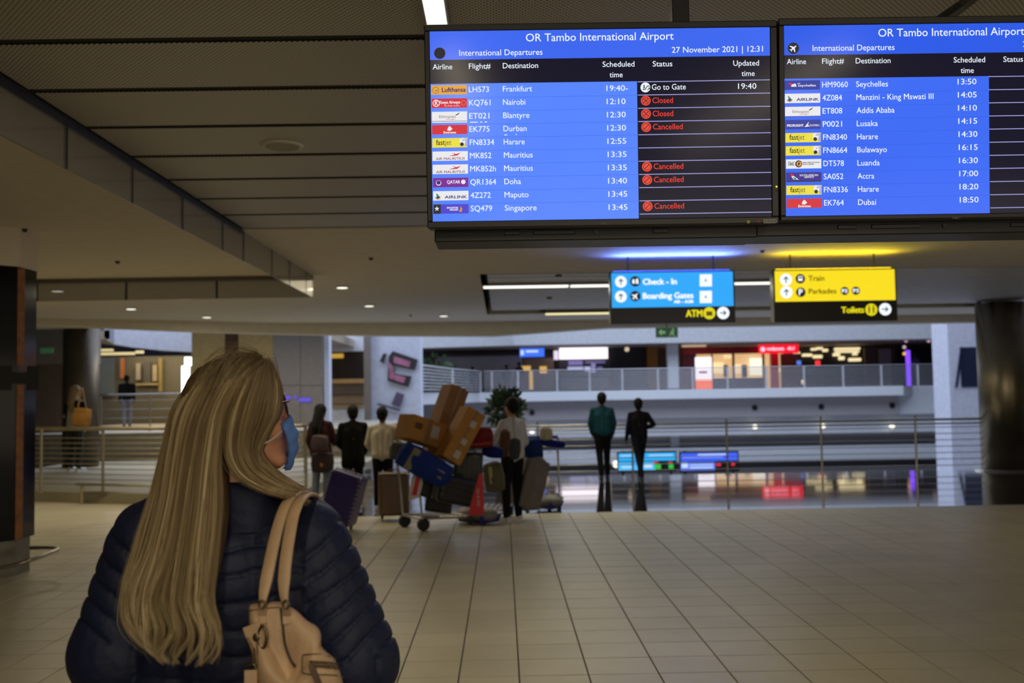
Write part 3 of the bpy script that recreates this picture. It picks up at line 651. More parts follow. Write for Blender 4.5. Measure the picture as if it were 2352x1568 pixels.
# bezel marks
mk = mat('bezel print', (.30, .30, .32), .5, var=0)
for pl, x, yb_ in ((D1, 1377, 516), (D2, 2186, 503)):
    bm = NB(); pl.text(bm, 'NEC', x, x + 18, yb_, 5, .0056, .25); pl.part('lettering', bm, mk)
for x, y, c in ((1718, 509.5, (.45, .42, .03)), (1741, 508, (.35, .03, .04))):
    bm = NB(); D1.disc(bm, x, y, 4, .0056, n=16); D1.part('round_sticker', bm, mat('sticker %d' % x, c, .5, var=0))
bm = NB(); D1.quad(bm, [(1753, 503.5), (1753, 513), (1783, 512.5), (1783, 503)], .0056); st = D1.part('barcode_sticker', bm, mat('sticker white', (.4, .4, .38), .5, var=0))
bm = NB()
for x in (1756, 1758, 1762, 1764, 1767, 1770, 1772, 1775, 1778, 1780): D1.quad(bm, [(x, 505), (x, 511), (x + 1.1, 511), (x + 1.1, 505)], .006)
bmo('lettering', bm, black, st, local=True)
bm = NB(); D1.disc(bm, 1782.4, 429, 2.2, .0056, n=12); D1.part('power_light', bm, glow('led', (220, 220, 30), 1.2))
bm = NB(); D1.disc(bm, 1783, 438, 3, .0056, n=12); D1.part('sensor_window', bm, pil_blk)
# mounting box under and behind the screens, drop pole and strut
for (xa, ya, xb, yb_, xe, dsc) in ((998, 522, 1740, 556, 1740, 'black vented mounting box under the fully visible departures screen'), (1738, 505, 2600, 543, 2600, 'black vented mounting box under the departures screen cut by the frame')):
    q0 = P(xa, yb_, 3.42); q1 = P(xb, yb_ - .0157 * (xb - xa), 3.42)
    t = empty('mounting_box', (q0.x, 3.42, q0.z), label=dsc, cat='mounting box')
    bx('shell', (q0.x, 3.42, q0.z), (q1.x, 3.60, q0.z + .62), black, t, bevel=.004)
    bz = q0.z + .028
    for f0, wd, kind in ((.07, .10, 0), (.24, .05, 1), (.37, .13, 1), (.50, .02, 2), (.70, .05, 1), (.86, .10, 0)):
        u0 = q0.x + (q1.x - q0.x) * f0; ww = (q1.x - q0.x) * wd; bm = NB()
        if kind == 0: box(bm, (u0, 3.419, bz), (ww, .004, .003))
        elif kind == 1: box(bm, (u0, 3.419, bz), (ww, .006, .016), bevel=.0025)
        else: cyl(bm, (u0, 3.415, bz), (u0, 3.424, bz), .008, n=12)
        bmo(('slot', 'vent_grille', 'screw')[kind], bm, mat('vent metal', (.05, .048, .055), .35, .5), t)
q = P(1560, 30, 3.5); bm = NB(); box(bm, (q.x, 3.5, (2.7 + ZC) / 2), (.062, .062, ZC - 2.7), bevel=.004)
o = bmo('support_pole', bm, dark_metal, label='square dark steel pole holding the full departures screen from the ceiling', cat='pole'); center(o)
bm = NB(); tube(bm, [P(2140, 62, 3.45), P(2200, 20, 3.55), Pz(2262, -25, ZC - .03)], .022, 8)
o = bmo('support_strut', bm, dark_metal, label='slanted dark steel strut above the cut-off departures screen', cat='pole'); center(o)

# ================================================================== HANGING DIRECTION SIGNS
sg_blue = glow('sign blue', (38, 158, 236), 1.15); sg_yel = glow('sign yellow', (240, 214, 28), 1.1); sg_white = glow('sign white', (240, 246, 255), 1.1)
sg_blk = mat('sign black', (.008, .008, .012), .3); sg_y2 = glow('sign yellow print', (226, 214, 20), 1.0); sg_ol = glow('sign olive print', (110, 90, 14), .6); sg_ink = glow('sign ink', (12, 16, 44), .5)
def arrow(pl, par, x, y, s, right=False, z=.006):
    pts = [(-.9, 6), (.9, 6), (.9, -2.5), (3.6, .4), (4.8, -.9), (0, -6), (-4.8, -.9), (-3.6, .4), (-.9, -2.5)]
    bm = NB(); pl.quad(bm, [(x + s * (-b if right else a), y + s * (a if right else b)) for a, b in pts], z); bmo('arrow', bm, sg_ink, par, local=True)
def sign(cx, cy, corners, split, face, label, lampcol, lampw):
    pl = Plane('direction_sign', cx, cy, 12.7, label=label, cat='sign', group=None)
    U = [pl.uv(*p) for p in corners]; x0, x1 = (U[0][0] + U[3][0]) / 2, (U[1][0] + U[2][0]) / 2; y1, y0 = (U[0][1] + U[1][1]) / 2, (U[2][1] + U[3][1]) / 2
    ys_ = pl.uv(*split)[1]
    bm = NB(); box(bm, ((x0 + x1) / 2, (y0 + y1) / 2, -.08), (x1 - x0, y1 - y0, .16), bevel=.006); pl.part('cabinet', bm, sg_blk)
    bm = NB(); poly(bm, [(x0 + .02, ys_), (x1 - .02, ys_), (x1 - .02, y1 - .02), (x0 + .02, y1 - .02)], .002); pl.part('lit_face', bm, face)
    bm = NB(); poly(bm, [(x0 + .05, y1 + .001), (x1 - .05, y1 + .001), (x1 - .05, y1 + .0012), (x0 + .05, y1 + .0012)], 0); bm.clear()
    box(bm, ((x0 + x1) / 2, y1 + .004, -.08), (x1 - x0 - .1, .006, .08)); pl.part('light_slot', bm, glow('slot' + label[:4], lampcol, 9))
    area('sign_lamp', pl.c + Vector(((x0 + x1) / 2, -.03, y1 + .02)), 1.5, .07, lampw, tuple(v ** 1.4 for v in np.array(lampcol) / 255), (R(-140), 0, 0))
    for u in (x0 + .25, x1 - .25):
        bm = NB(); cyl(bm, (u, y1 - .01, -.08), (u, ZC - pl.c.z, -.08), .012, n=8); pl.part('hanger_rod', bm, dark_metal)
    return pl
S1 = sign(1545, 682, ((1400, 624), (1686, 619), (1690, 739), (1403, 745)), (1402, 707), sg_blue, 'blue direction sign with check-in and boarding gates wording', (60, 90, 255), 3.4)
S2 = sign(1918, 676, ((1775, 619), (2057, 614), (2063, 735), (1779, 741)), (1780, 693), sg_yel, 'yellow direction sign with train and parkades wording', (235, 200, 20), .9)
def disc(pl, x, y, r, m, z=.004):
    bm = NB(); pl.disc(bm, x, y, r, z); return pl.part('disc', bm, m)
for y in (647, 681): arrow(S1, disc(S1, 1426, y, 13.5, sg_white), 1426, y, 1.25)
d = disc(S1, 1459, 646, 12, sg_ink); bm = NB(); S1.quad(bm, [(1452, 651), (1452, 643), (1456, 640), (1459, 651)], .006); S1.quad(bm, [(1461, 652), (1460, 641), (1465, 639), (1467, 651)], .006); bmo('pictogram', bm, sg_white, d, local=True)
d = disc(S1, 1459, 680, 12, sg_ink); bm = NB(); plane_icon(bm, S1, 1459, 680, .95, .006, R(40)); bmo('pictogram', bm, sg_white, d, local=True)
words(S1, [('Check - In', 1477, 1554, 653.5, 13), ('Boarding Gates', 1477, 1592, 686, 13), ('A0 - A30', 1548, 1592, 696, 6.5)], sg_white, .004, .8)
for y0_, y1_ in ((630, 658), (668, 696)):
    bm = NB(); S1.quad(bm, [(1607, y0_), (1607, y1_), (1635, y1_ - .4), (1635, y0_ - .4)], .004); d = S1.part('gate_plate', bm, sg_white)
    bm = NB(); S1.text(bm, 'A', 1618, 1624, y0_ + 17, 7, .006, .2); bmo('lettering', bm, mat('plate grey', (.2, .25, .35), .5, var=0), d, local=True)
words(S1, [('ATM', 1576, 1613, 727.5, 15.5)], sg_y2, .004, 1.0)
d = disc(S1, 1629, 719, 14, sg_y2); bm = NB(); S1.quad(bm, [(1622, 715), (1622, 725), (1636, 725), (1636, 715)], .006); bmo('pictogram', bm, sg_ol, d, local=True)
arrow(S1, disc(S1, 1661, 718.5, 14.2, sg_white), 1661, 718.5, 1.3, True)
for x, y in ((1805, 642), (1806, 671)): arrow(S2, disc(S2, x, y, 14, sg_white), x, y, 1.3)
d = disc(S2, 1838, 640, 11, sg_ink); bm = NB(); S2.quad(bm, [(1833, 634), (1833, 645), (1843, 645), (1843, 634)], .006); bmo('pictogram', bm, sg_white, d, local=True)
bm = NB(); S2.quad(bm, [(1834.5, 636), (1834.5, 639.5), (1841.5, 639.5), (1841.5, 636)], .007); bmo('pictogram', bm, sg_ink, d, local=True)
def lab(pl, x, y, r, t, w_, cap):
    d = disc(pl, x, y, r, sg_ink); bm = NB(); pl.text(bm, t, x - w_ / 2, x + w_ / 2, y + cap / 2, cap, .006, .6); bmo('lettering', bm, sg_white, d, local=True)
lab(S2, 1839, 671, 11, 'P', 8, 14); lab(S2, 1940, 668, 9.5, 'P2', 12, 8); lab(S2, 1965.5, 667.5, 9.5, 'P3', 12, 8)
words(S2, [('Train', 1857, 1893, 645, 12), ('Parkades', 1858, 1921, 674.5, 11.5)], sg_ol, .004, .35)
words(S2, [('Toilets', 1933, 1984, 718.5, 13.5)], sg_y2, .004, .9)
d = disc(S2, 2001, 711, 14, sg_y2); bm = NB(); 
for xx in (1996, 2006): S2.quad(bm, [(xx - 2.2, 706), (xx - 1.4, 719), (xx + 1.4, 719), (xx + 2.2, 706)], .006); S2.disc(bm, xx, 703, 1.8, .006, n=10)
bmo('pictogram', bm, sg_ol, d, local=True); arrow(S2, disc(S2, 2033, 710, 14.2, sg_white), 2033, 710, 1.3, True)
# exit sign
ex = Plane('exit_sign', 1532, 763, 20.3, label='small green running man exit sign hanging below the blue sign', cat='sign')
gr = glow('exit green', (34, 70, 44), .8); gw = glow('exit white', (120, 160, 120), .8)
A = ex.uv(1507, 775); B = ex.uv(1557, 751); bm = NB(); box(bm, ((A[0] + B[0]) / 2, (A[1] + B[1]) / 2, -.03), (B[0] - A[0], B[1] - A[1], .05), bevel=.004); ex.part('cabinet', bm, gr)
bm = NB(); ex.quad(bm, [(1512, 763), (1520, 755), (1520, 760), (1528, 760), (1528, 766), (1520, 766), (1520, 771)], .004); ex.part('arrow', bm, gw)
bm = NB(); ex.disc(bm, 1546, 756, 2.4, .004, n=10); ex.quad(bm, [(1541, 760), (1549, 759), (1546, 766), (1551, 771), (1549, 772), (1543, 767), (1538, 772), (1537, 770), (1542, 764), (1539, 763)], .004); ex.part('pictogram', bm, gw)
bm = NB(); cyl(bm, (0, B[1] - .01, -.03), (0, ZC - ex.c.z, -.03), .012, n=8); ex.part('hanger_rod', bm, dark_metal)
# ================================================================== THE ATRIUM AND THE STOREYS ACROSS IT
def pr(name, x0, y0, x1, y1, Y, dep, m, parent=None, bevel=0, **kw):
    """box whose camera side fills the photo rectangle at distance Y"""
    xm, ym = (x0 + x1) / 2, (y0 + y1) / 2
    a = P(x0, ym, Y); b = P(x1, ym, Y); t_ = P(xm, y0, Y); u = P(xm, y1, Y)
    o = bx(name, (a.x, Y, u.z), (b.x, Y + dep, t_.z), m, parent, bevel=bevel, **kw)
    if parent is None and kw.get('label'): center(o)
    return o
dk = lambda n, r, g_, b, ro=.7: mat(n, s2l(r, g_, b), ro)
stone = mat('grey stone panel', (.27, .25, .25), .5); beige = mat('beige wall', (.46, .34, .14), .7); wood = mat('dark wood', (.10, .055, .03), .5, var=.2)
brown = mat('brown wall', (.13, .085, .055), .6); dim = mat('dim shop', (.06, .05, .05), .7); back = mat('upper back wall', (.22, .19, .17), .7)
bx('floor_lower', (-14, YR + .4, -5.2), (34, 70, -5), mat('lower floor', (.35, .35, .37), .3), kind='structure')
bx('wall_front', (-14, 64, -5), (34, 64.3, 14), back, kind='structure')
zt_ = P(1600, 893, 55).z; zb2 = P(1600, 915, 55).z
zcl = P(1600, 786, 55).z
slab_pts = [(P(950, 900, 42).x, 42), (P(1100, 900, 55).x, 55), (P(2075, 900, 55).x, 55)]
bm = NB(); lo = slab_pts + [(P(2110, 900, 57).x, 57), (34, 57), (34, 64), (-14, 64), (-14, 42)]
f = bm.faces.new([bm.verts.new((x, y, zb2)) for x, y in lo]); e = bmesh.ops.extrude_face_region(bm, geom=[f])
bmesh.ops.translate(bm, verts=[v for v in e['geom'] if isinstance(v, bmesh.types.BMVert)], vec=(0, 0, zt_ - zb2)); bmesh.ops.recalc_face_normals(bm, faces=bm.faces)
bmo('floor_balcony', bm, white_wall, kind='structure')
bx('floor_shops', (-14, 57.5, zt_ + .002), (34, 64, zt_ + .02), mat('shop floor', (.25, .22, .2), .3), kind='structure')
# facade below the balcony, layered bands
bx('trim_3', (P(960, 930, 56).x, 56, P(1600, 959, 56).z), (P(2064, 930, 56).x, 57.5, zb2 - .002), grey_soffit, kind='structure')
bx('trim_4', (P(2064, 930, 56.2).x, 56.2, P(1600, 959, 56).z), (34, 57.5, zt_ - .01), white_wall, kind='structure')
bx('trim_5', (-14, 56.6, P(1600, 1000, 56.6).z), (34, 64, P(1600, 959, 56.6).z - .01), white_wall, kind='structure')
bx('trim_6', (-14, 58.5, P(1600, 1028, 58.5).z), (34, 64, P(1600, 1000, 56.6).z - .01), grey_soffit, kind='structure')
bx('trim_7', (-14, 57.2, P(1600, 1061, 57.2).z), (34, 64, P(1600, 1029, 57.2).z), white_wall, kind='structure')
bx('trim_8', (-14, 56.8, P(1600, 1078, 57).z), (34, 64, P(1600, 1063, 57).z), black, kind='structure')
bx('wall_lower', (-14, 57.2, -5), (34, 64, P(1600, 1079, 57).z), grey_soffit, kind='structure')
# storey above: fascia and its soffit
wallstrip('trim_9', [(P(900, 800, 44).x, 44, P(900, 800, 44).z, 9), (P(1180, 787, 55).x, 55, zcl, 9), (34, 55, zcl, 9)], 0, 0, .5, mat('fascia white', (.56, .58, .62), .7), kind='structure')
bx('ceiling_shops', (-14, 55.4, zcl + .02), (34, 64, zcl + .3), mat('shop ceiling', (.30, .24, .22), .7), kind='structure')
bx('wall_far', (-14, 55.5, zcl + 1), (34, 64, 14), white_wall, kind='structure')
# columns
for (a, b, y0, y1, Y) in ((1534, 1558, 740, 892, 56.5), (1541, 1561, 1000, 1082, 58.0)):
    pr('column', a, y0, b, y1, Y, .5, white_wall, kind='structure')
pr('column', 2181, 660, 2262, 1100, 40, 1.5, mat('white pier', (.66, .68, .80), .7), kind='structure')
g = pr('wall_graphic', 2207, 797, 2252, 888, 39.95, .04, mat('navy graphic', s2l(34, 38, 66), .5), label='dark navy rectangular graphic on the white pier left of the steel column', cat='wall graphic')
bm = NB(); q = [P(2207, 797, 39.9), P(2213, 797, 39.9), P(2200, 889, 39.9), P(2195, 889, 39.9)]
lo = [bm.verts.new(v) for v in q]; hi = [bm.verts.new(v + Vector((0, .05, 0))) for v in q]; bm.faces.new(lo); bm.faces.new(hi[::-1])
for i in range(4): bm.faces.new((lo[i], hi[i], hi[(i + 1) % 4], lo[(i + 1) % 4]))
bmesh.ops.recalc_face_normals(bm, faces=bm.faces)
center(bmo('wall_graphic', bm, MATS['navy graphic'], label='narrow slanting navy stripe on the white pier', cat='wall graphic'))
# big steel column on the right
pol = mat('polished column steel', (.36, .31, .22), .36, 1, var=.12, scale=2)
cc = P(2312, 1090, 20.6); rc = (cc.x - P(2256, 1000, 20.6).x)
bm = NB(); cyl(bm, (cc.x, 20.6, 0), (cc.x, 20.6, ZC), rc, n=64); o = bmo('column', bm, pol, smooth=False, kind='structure', label='large polished steel column at the right edge')
for p in o.data.polygons: p.use_smooth = len(p.vertices) == 4
bm = NB(); cyl(bm, (cc.x, 20.6, .0), (cc.x, 20.6, .035), rc + .17, rc + .15, n=48); bmo('base_ring', bm, steel, o)
# ---- balcony railing
bp = [Vector((x, y, 0)) for x, y in slab_pts]
posts = [Vector((P(v, 900, 55.1).x, 55.1, zt_)) for v in (1130, 1190, 1280, 1355, 1430, 1512, 1592, 1672, 1760, 1848, 1938, 2026, 2110, 2165)]
t = railing('railing', [(P(1112, 900, 55.1).x, 55.1, zt_), (P(2190, 900, 55.1).x, 55.1, zt_)], 0, P(1600, 845, 55).z - zt_, 7, mat('rail grey', (.62, .62, .66), .5, .2), 'long steel bar railing of the balcony across the atrium', posts=posts, bar_r=.028, post_r=.05, rail_r=.035, base=False)
for c in list(t.children):
    if c.name.startswith('rail_bar'): c.scale = (1, 1, 1)
railing('railing', [(P(968, 900, 42.3).x, 42.3, zt_), (P(1040, 900, 49).x, 49, zt_), (P(1104, 900, 54.6).x, 54.6, zt_)], 0, P(1600, 845, 55).z - zt_, 7, MATS['rail grey'], 'slanting short railing of the balcony beside the white wall with phones', bar_r=.028, post_r=.05, rail_r=.035, base=False)
# ---- black round nozzles and downlights on the facade
for x, y, d in ((1222, 947, 'behind the shoulder of the man in the white shirt'), (1734, 936, 'above the third railing post'), (1887, 934, 'above the fourth railing post'), (2050, 931, 'near the right end of the grey band')):
    q = P(x, y, 55.9); bm = NB(); cyl(bm, q, q + Vector((0, .2, 0)), .15, n=16); center(bmo('air_nozzle', bm, black, label='round black air nozzle ' + d, cat='vent', group='air nozzles below the balcony'))
for x, y, d in ((1222, 991, 'beside the man in the white shirt'), (1735, 980, 'right of the first free railing post'), (1891, 978, 'behind the middle railing post'), (2050, 979, 'left of the last railing post'), (1416, 1066, 'at the feet of the man in teal')):
    q = P(x, y, 56.2); bm = NB(); cyl(bm, q, q + Vector((0, .15, 0)), .13 if x != 1416 else .2, n=16); center(bmo('wall_lamp', bm, lit, label='small bright round lamp across the atrium ' + d, cat='lamp', group='lamps on the lower white band'))
# ---- boards of the lower storey
def board(x0, x1, c1, c2, label, marks):
    t = empty('flight_board', P((x0 + x1) / 2, 1084, 36), label=label, cat='screen', group='flight boards of the lower storey')
    pr('housing', x0 - 3, 1036, x1 + 3, 1084, 36.02, .12, black, t)
    pr('header_band', x0, 1040, x1, 1058, 35.98, .03, c1, t); pr('table_band', x0, 1061, x0 + (x1 - x0) * (.65 if x0 < 1500 else .6), 1080, 35.98, .03, c2, t)
    for (a, b, ya, yb_, m) in marks: pr('lettering', a, ya, b, yb_, 35.955, .02, m, t)
    for x in (x0 + 10, x1 - 10):
        q = P(x, 1084, 36.08); bm = NB(); cyl(bm, (q.x, 36.08, -5), (q.x, 36.08, P(x, 1035, 36).z), .04, n=8); bmo('post', bm, dark_metal, t)
lt = glow('board lettering', (200, 225, 255), 1); gl_r = glow('board red', (220, 40, 60), 1); gl_g = glow('board green', (50, 190, 70), 1)
board(1421, 1551, glow('board cyan', (34, 170, 240), 1.1), glow('board light cyan', (70, 185, 250), 1.1), 'cyan flight board on the lower storey behind the legs of the dark walking man',
      [(1425, 1456, 1045, 1047, lt), (1490, 1545, 1044, 1046, lt), (1428, 1460, 1065, 1067, lt), (1428, 1456, 1071, 1074, lt), (1500, 1512, 1060, 1063, gl_r), (1536, 1544, 1060, 1063, gl_r), (1503, 1518, 1066, 1077, gl_g), (1536, 1547, 1066, 1076, gl_g), (1480, 1498, 1066, 1074, lt)])
board(1564, 1694, glow('board blue', (60, 96, 245), 1.1), glow('board light blue', (104, 130, 250), 1.1), 'blue flight board on the lower storey right of the cyan one',
      [(1603, 1668, 1042, 1045, lt), (1568, 1660, 1048, 1050, lt), (1566, 1580, 1062, 1074, lt), (1585, 1638, 1066, 1068, lt), (1585, 1638, 1072, 1075, lt), (1645, 1656, 1064, 1070, gl_r), (1680, 1688, 1063, 1069, gl_r)])

# ---- shops on the balcony storey
ZS = zt_ + .02
kiosk = empty('kiosk', P(1338, 893, 60), label='electronics kiosk with a glowing white sign board across the atrium', cat='kiosk')
pr('sign_board', 1285, 796, 1396, 824, 59.6, .15, glow('kiosk white', (246, 236, 244), 1.6), kiosk)
pr('shelf', 1284, 826, 1400, 890, 60.6, .3, mat('kiosk dark', (.05, .045, .06), .6), kiosk); pr('counter', 1290, 868, 1398, 892, 59.4, .6, mat('kiosk grey', (.22, .2, .25), .5), kiosk)
for i, (a, b, c, d_, rgb) in enumerate(((1306, 828, 1338, 838, (118, 108, 170)), (1345, 828, 1390, 834, (90, 84, 130)), (1304, 842, 1340, 850, (170, 175, 215)), (1343, 842, 1356, 852, (190, 190, 230)), (1358, 834, 1368, 856, (130, 126, 170)), (1372, 842, 1384, 850, (100, 96, 140)))):
    pr('monitor', a, b, c, d_, 60.2, .1, glow('monitor %d' % i, rgb, 1), kiosk)
pr('kiosk_sign', 1272, 805, 1283, 826, 59.6, .1, glow('kiosk side white', (220, 205, 230), 1.2), label='small pale round-cornered sign left of the white kiosk board', cat='sign')
sb = pr('hanging_sign', 1194, 800, 1250, 819, 58.5, .12, glow('far sign blue', (60, 110, 245), 1.2), label='small blue hanging sign on the far balcony left of the kiosk', cat='sign')
for a, b, c in ((1196, 1203, 'white'), (1208, 1236, 'white')):
    pr('lettering', a, 804, b, 815 if a == 1196 else 809, 58.46, .03, lt, None); o = COL.objects[-1]; o.parent = sb; o.data.transform(Matrix.Translation(-sb.location)) 
pr('storefront', 1402, 797, 1484, 892, 60, .3, dk('dark front', 30, 28, 34), label='dark closed shop front beside the white kiosk', cat='shop front')
pr('pillar_cladding', 1487, 789, 1511, 892, 59.8, .4, mat('ochre', s2l(150, 100, 24), .6), label='ochre clad pier between the dark shop and the white column', cat='pier')
q = P(1440, 802, 59.8); bm = NB(); ball(bm, q, .14); center(bmo('spot_lamp', bm, glow('warm spot', (200, 180, 150), 1.2), label='round warm spot lamp in front of the dark shop front', cat='lamp'))
shop = empty('shop', P(1690, 893, 60), label='red telephone shop with a warm lit interior across the atrium', cat='shop')
redm = mat('shop red', s2l(150, 18, 30), .5); 
pr('fascia', 1568, 796, 1742, 812, 59.5, .3, redm, shop); pr('side_wall', 1568, 812, 1600, 892, 59.8, .3, mat('shop dark red', s2l(90, 18, 34), .6), shop)
pr('back_wall', 1600, 812, 1800, 892, 63.2, .2, mat('shop cream', (.75, .58, .40), .6, em=s2l(210, 170, 120), es=.9), shop)  # wall itself glows, standing in for the shop's inside lighting
for a, b in ((1683, 1688), (1635, 1638), (1752, 1757)): pr('door_frame', a, 812, b, 892, 59.7, .1, mat('shop frame', (.2, .14, .12), .5), shop)
pr('counter', 1640, 868, 1760, 892, 60.3, .6, mat('shop counter', (.13, .11, .14), .5), shop)
for i, (a, b, c, d_) in enumerate(((1640, 832, 1662, 858), (1690, 836, 1704, 858), (1724, 822, 1752, 862), (1664, 815, 1680, 822))): pr('display_case', a, b, c, d_, 62.6, .2, glow('case %d' % i, ((250, 220, 160), (240, 214, 170), (250, 244, 220), (250, 210, 160))[i], 1.2), shop)
for a, b in ((1706, 1716), (1664, 1672)): pr('shelf', a, 838, b, 866, 62, .3, dk('dark shelf', 50, 36, 30), shop)
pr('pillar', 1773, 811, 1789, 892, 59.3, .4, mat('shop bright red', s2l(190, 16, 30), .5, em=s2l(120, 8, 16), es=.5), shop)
sg = Plane('shop_sign', 1788, 800, 58.9, label='glowing red shop sign with white lettering across the atrium', cat='sign')
bm = NB(); u0, v0 = sg.uv(1744, 812); u1, v1 = sg.uv(1834, 790); box(bm, ((u0 + u1) / 2, (v0 + v1) / 2, -.1), (u1 - u0, v1 - v0, .2), bevel=.02); sg.part('cabinet', bm, glow('sign red', (236, 16, 40), 1.3))
words(sg, [('vodacom', 1761, 1800, 804.5, 8), ('4U', 1808, 1824, 803.5, 7)], glow('red sign white', (255, 190, 210), 1.3), .01, .6)
bm = NB(); sg.disc(bm, 1752, 802, 5.5, .01); sg.part('disc', bm, glow('red sign white', (255, 190, 210), 1.3))
pn = empty('light_box', P(1617, 893, 58), label='tall white and orange light box advertisement beside the red shop', cat='light box')
pr('white_panel', 1598, 820, 1635, 872, 58, .15, glow('lightbox white', (246, 238, 246), 1.4), pn); pr('orange_panel', 1599, 872.3, 1636, 893, 58, .15, glow('lightbox orange', (250, 104, 40), 1.3), pn)
pr('lettering', 1606, 851, 1624, 857, 57.96, .03, glow('lightbox print', (190, 130, 130), 1), pn)
pr('storefront', 1795, 812, 1840, 892, 60, .2, mat('warm slats', s2l(120, 84, 66), .6), label='warm wood slatted shop side right of the red sign', cat='shop front')
dsf = pr('storefront', 1841, 800, 1986, 892, 62.5, .3, dk('dark store', 30, 24, 24), label='long dark store with many small ceiling lamps', cat='shop front')
LL = ['first of the top row', 'second of the top row', 'third of the top row', 'long bar at the right of the top row', 'long bar just under the top one', 'left one beside the red sign end', 'second beside the red sign end', 'oblong one below the top row on the left', 'oblong one below the two long bars', 'lowest one under the long bars', 'low right bar by the brown wall', 'small one under the tip of the red sign', 'small one right under the long bars', 'tiny one below the red sign tip', 'round one on the shop side by the red pillar', 'round one low behind the railing']
lampm = glow('store lamp', (235, 215, 165), 1.3)
for i, (x0, y0, x1, y1) in enumerate(((1866, 799, 1876, 804), (1878, 797, 1890, 802), (1893, 801, 1902, 807), (1920, 798, 1976, 803), (1921, 805, 1974, 809), (1846, 812, 1856, 818), (1858, 812, 1866, 818), (1871, 815, 1889, 822),
        (1917, 811, 1930, 817), (1930, 818, 1940, 826), (1953, 822, 1978, 829), (1826, 808, 1838, 815), (1962, 810, 1970, 815), (1826, 825, 1832, 829), (1788, 845, 1796, 853), (1844, 872, 1850, 881))):
    pr('store_lamp', x0, y0, x1, y1, 62.1, .38, lampm, label='warm store lamp, ' + LL[i], cat='lamp', group='store lamps')
pr('signal_lamp', 1874, 828, 1884, 838, 60, .1, glow('red dot', (250, 40, 60), 1.4), label='small red light in the dark store', cat='lamp')
pr('signal_lamp', 1830, 828, 1840, 837, 60, .1, glow('blue dot', (90, 140, 250), 1.2), label='small blue light left of the dark store', cat='lamp')
pr('strip_light', 1936, 771, 2013, 777, 56.3, .3, lit_w, label='yellowish strip light under the ceiling of the far balcony', cat='ceiling light')
pr('strip_light', 1568, 791, 1622, 796, 58.2, .3, glow('dim strip', (190, 160, 130), 1), label='dim strip light above the fascia of the red shop', cat='ceiling light')
pr('wall_panel', 1987, 797, 2056, 892, 61, .2, brown, label='brown wall section around the grey door on the far balcony', cat='wall panel')
pr('service_door', 2020, 801, 2048, 891, 60.6, .1, mat('grey door', (.30, .26, .26), .5), label='plain grey door in the brown wall of the far balcony', cat='door')
pr('storefront', 2062, 798, 2180, 892, 61.6, .3, dk('navy store', 26, 22, 34), label='dark shop front right of the purple light bar', cat='shop front')
nb = pr('light_bar', 2083, 804, 2092, 891, 56.5, .12, glow('purple neon', (122, 66, 245), 1.6), label='tall purple neon light bar on the far balcony', cat='light bar')
pr('small_screen', 2165, 785, 2184, 802, 52, .1, glow('blue screen', (74, 90, 250), 1.3), label='small glowing blue screen beside the white pier', cat='screen')
for x, y, d in ((2081, 782, 'above the purple bar, upper one'), (2077, 797, 'above the purple bar, lower one'), (2133, 782, 'first of a pair'), (2144, 784, 'second of a pair'), (2077, 812, 'amber one left of the purple bar')):
    q = P(x, y, 57.5); bm = NB(); ball(bm, q, .1); center(bmo('bulb', bm, glow('bulb' + d[:3], (190, 160, 170) if 'amber' not in d else (240, 180, 40), 1.2), label='tiny round lamp on the far balcony, ' + d, cat='lamp'))
pr('wall_panel', 1000, 818, 1200, 892, 60, .2, mat('pale grey wall', (.36, .33, .34), .7), label='pale grey blank wall at the left end of the far balcony', cat='wall panel')
pr('wall_panel', 1202, 822, 1272, 892, 60.5, .2, mat('tan wall', (.30, .22, .14), .7), label='tan wall below the small blue hanging sign', cat='wall panel')
for i, (a, b, c, d_) in enumerate(((1199, 840, 1219, 852), (1240, 841, 1256, 858), (1216, 852, 1224, 893))):
    pr(('table_lamp', 'table_lamp', 'door_light')[i], a, b, c, d_, 58.8, .2, glow('amber glow', (214, 170, 90), 1), label=('amber lamp shade right of the pale wall', 'amber lamp shade near the white kiosk', 'narrow amber upright below the lamp shades')[i], cat='lamp')
leaf = mat('dark leaf', (.022, .045, .022), .5, var=.35); leaf2 = mat('mid leaf', (.05, .09, .03), .5, var=.35); bark = mat('bark', (.08, .05, .03), .8)
def plant(x, ybase, Y, ztop, spread, n, label, name='potted_tree', lf=.16, pot=True, m=leaf, zfloor=0.0):
    base = P(x, ybase, Y); base.z = zfloor; t = empty(name, base, label=label, cat='plant')
    if pot:
        bm = NB(); cyl(bm, base, base + Vector((0, 0, .38)), .17, .24, n=20); bmo('pot', bm, mat('pot', (.05, .045, .04), .6), t)
    bm = NB(); tube(bm, [base + Vector((0, 0, .3 if pot else 0)), base + Vector((.03, 0, (ztop - zfloor) * .5)), Vector((base.x, base.y, ztop - spread))], [.03, .025, .015], 8)
    for k in range(7):
        a = k * 2.4; bb = Vector((base.x, base.y, ztop - spread * 1.4)); tube(bm, [bb, bb + Vector((math.cos(a), math.sin(a), 1.1)) * spread * .7], [.012, .006], 6)
    bmo('trunk', bm, bark, t)
    bm = NB(); c = Vector((base.x, base.y, ztop - spread))
    for k in range(n):
        d = Vector(np.random.normal(size=3)); d.normalize(); p = c + d * spread * random.uniform(.35, 1.0) * Vector((1, 1, 1)).length / 1.732
        up = (d + Vector((0, 0, -.3 + random.random()))).normalized(); s = up.orthogonal().normalized() * lf * .28; e2 = p + up * lf * random.uniform(.7, 1.2); mid = (p + e2) / 2
        nn = up.cross(s).normalized() * lf * .06
        v = [bm.verts.new(z_) for z_ in (p, mid + s, e2, mid - s, mid + nn)]
        for a_, b_ in ((0, 1), (1, 2), (2, 3), (3, 0)): bm.faces.new((v[a_], v[b_], v[4]))
    bmo('leaves', bm, m, t, kind='stuff'); return t
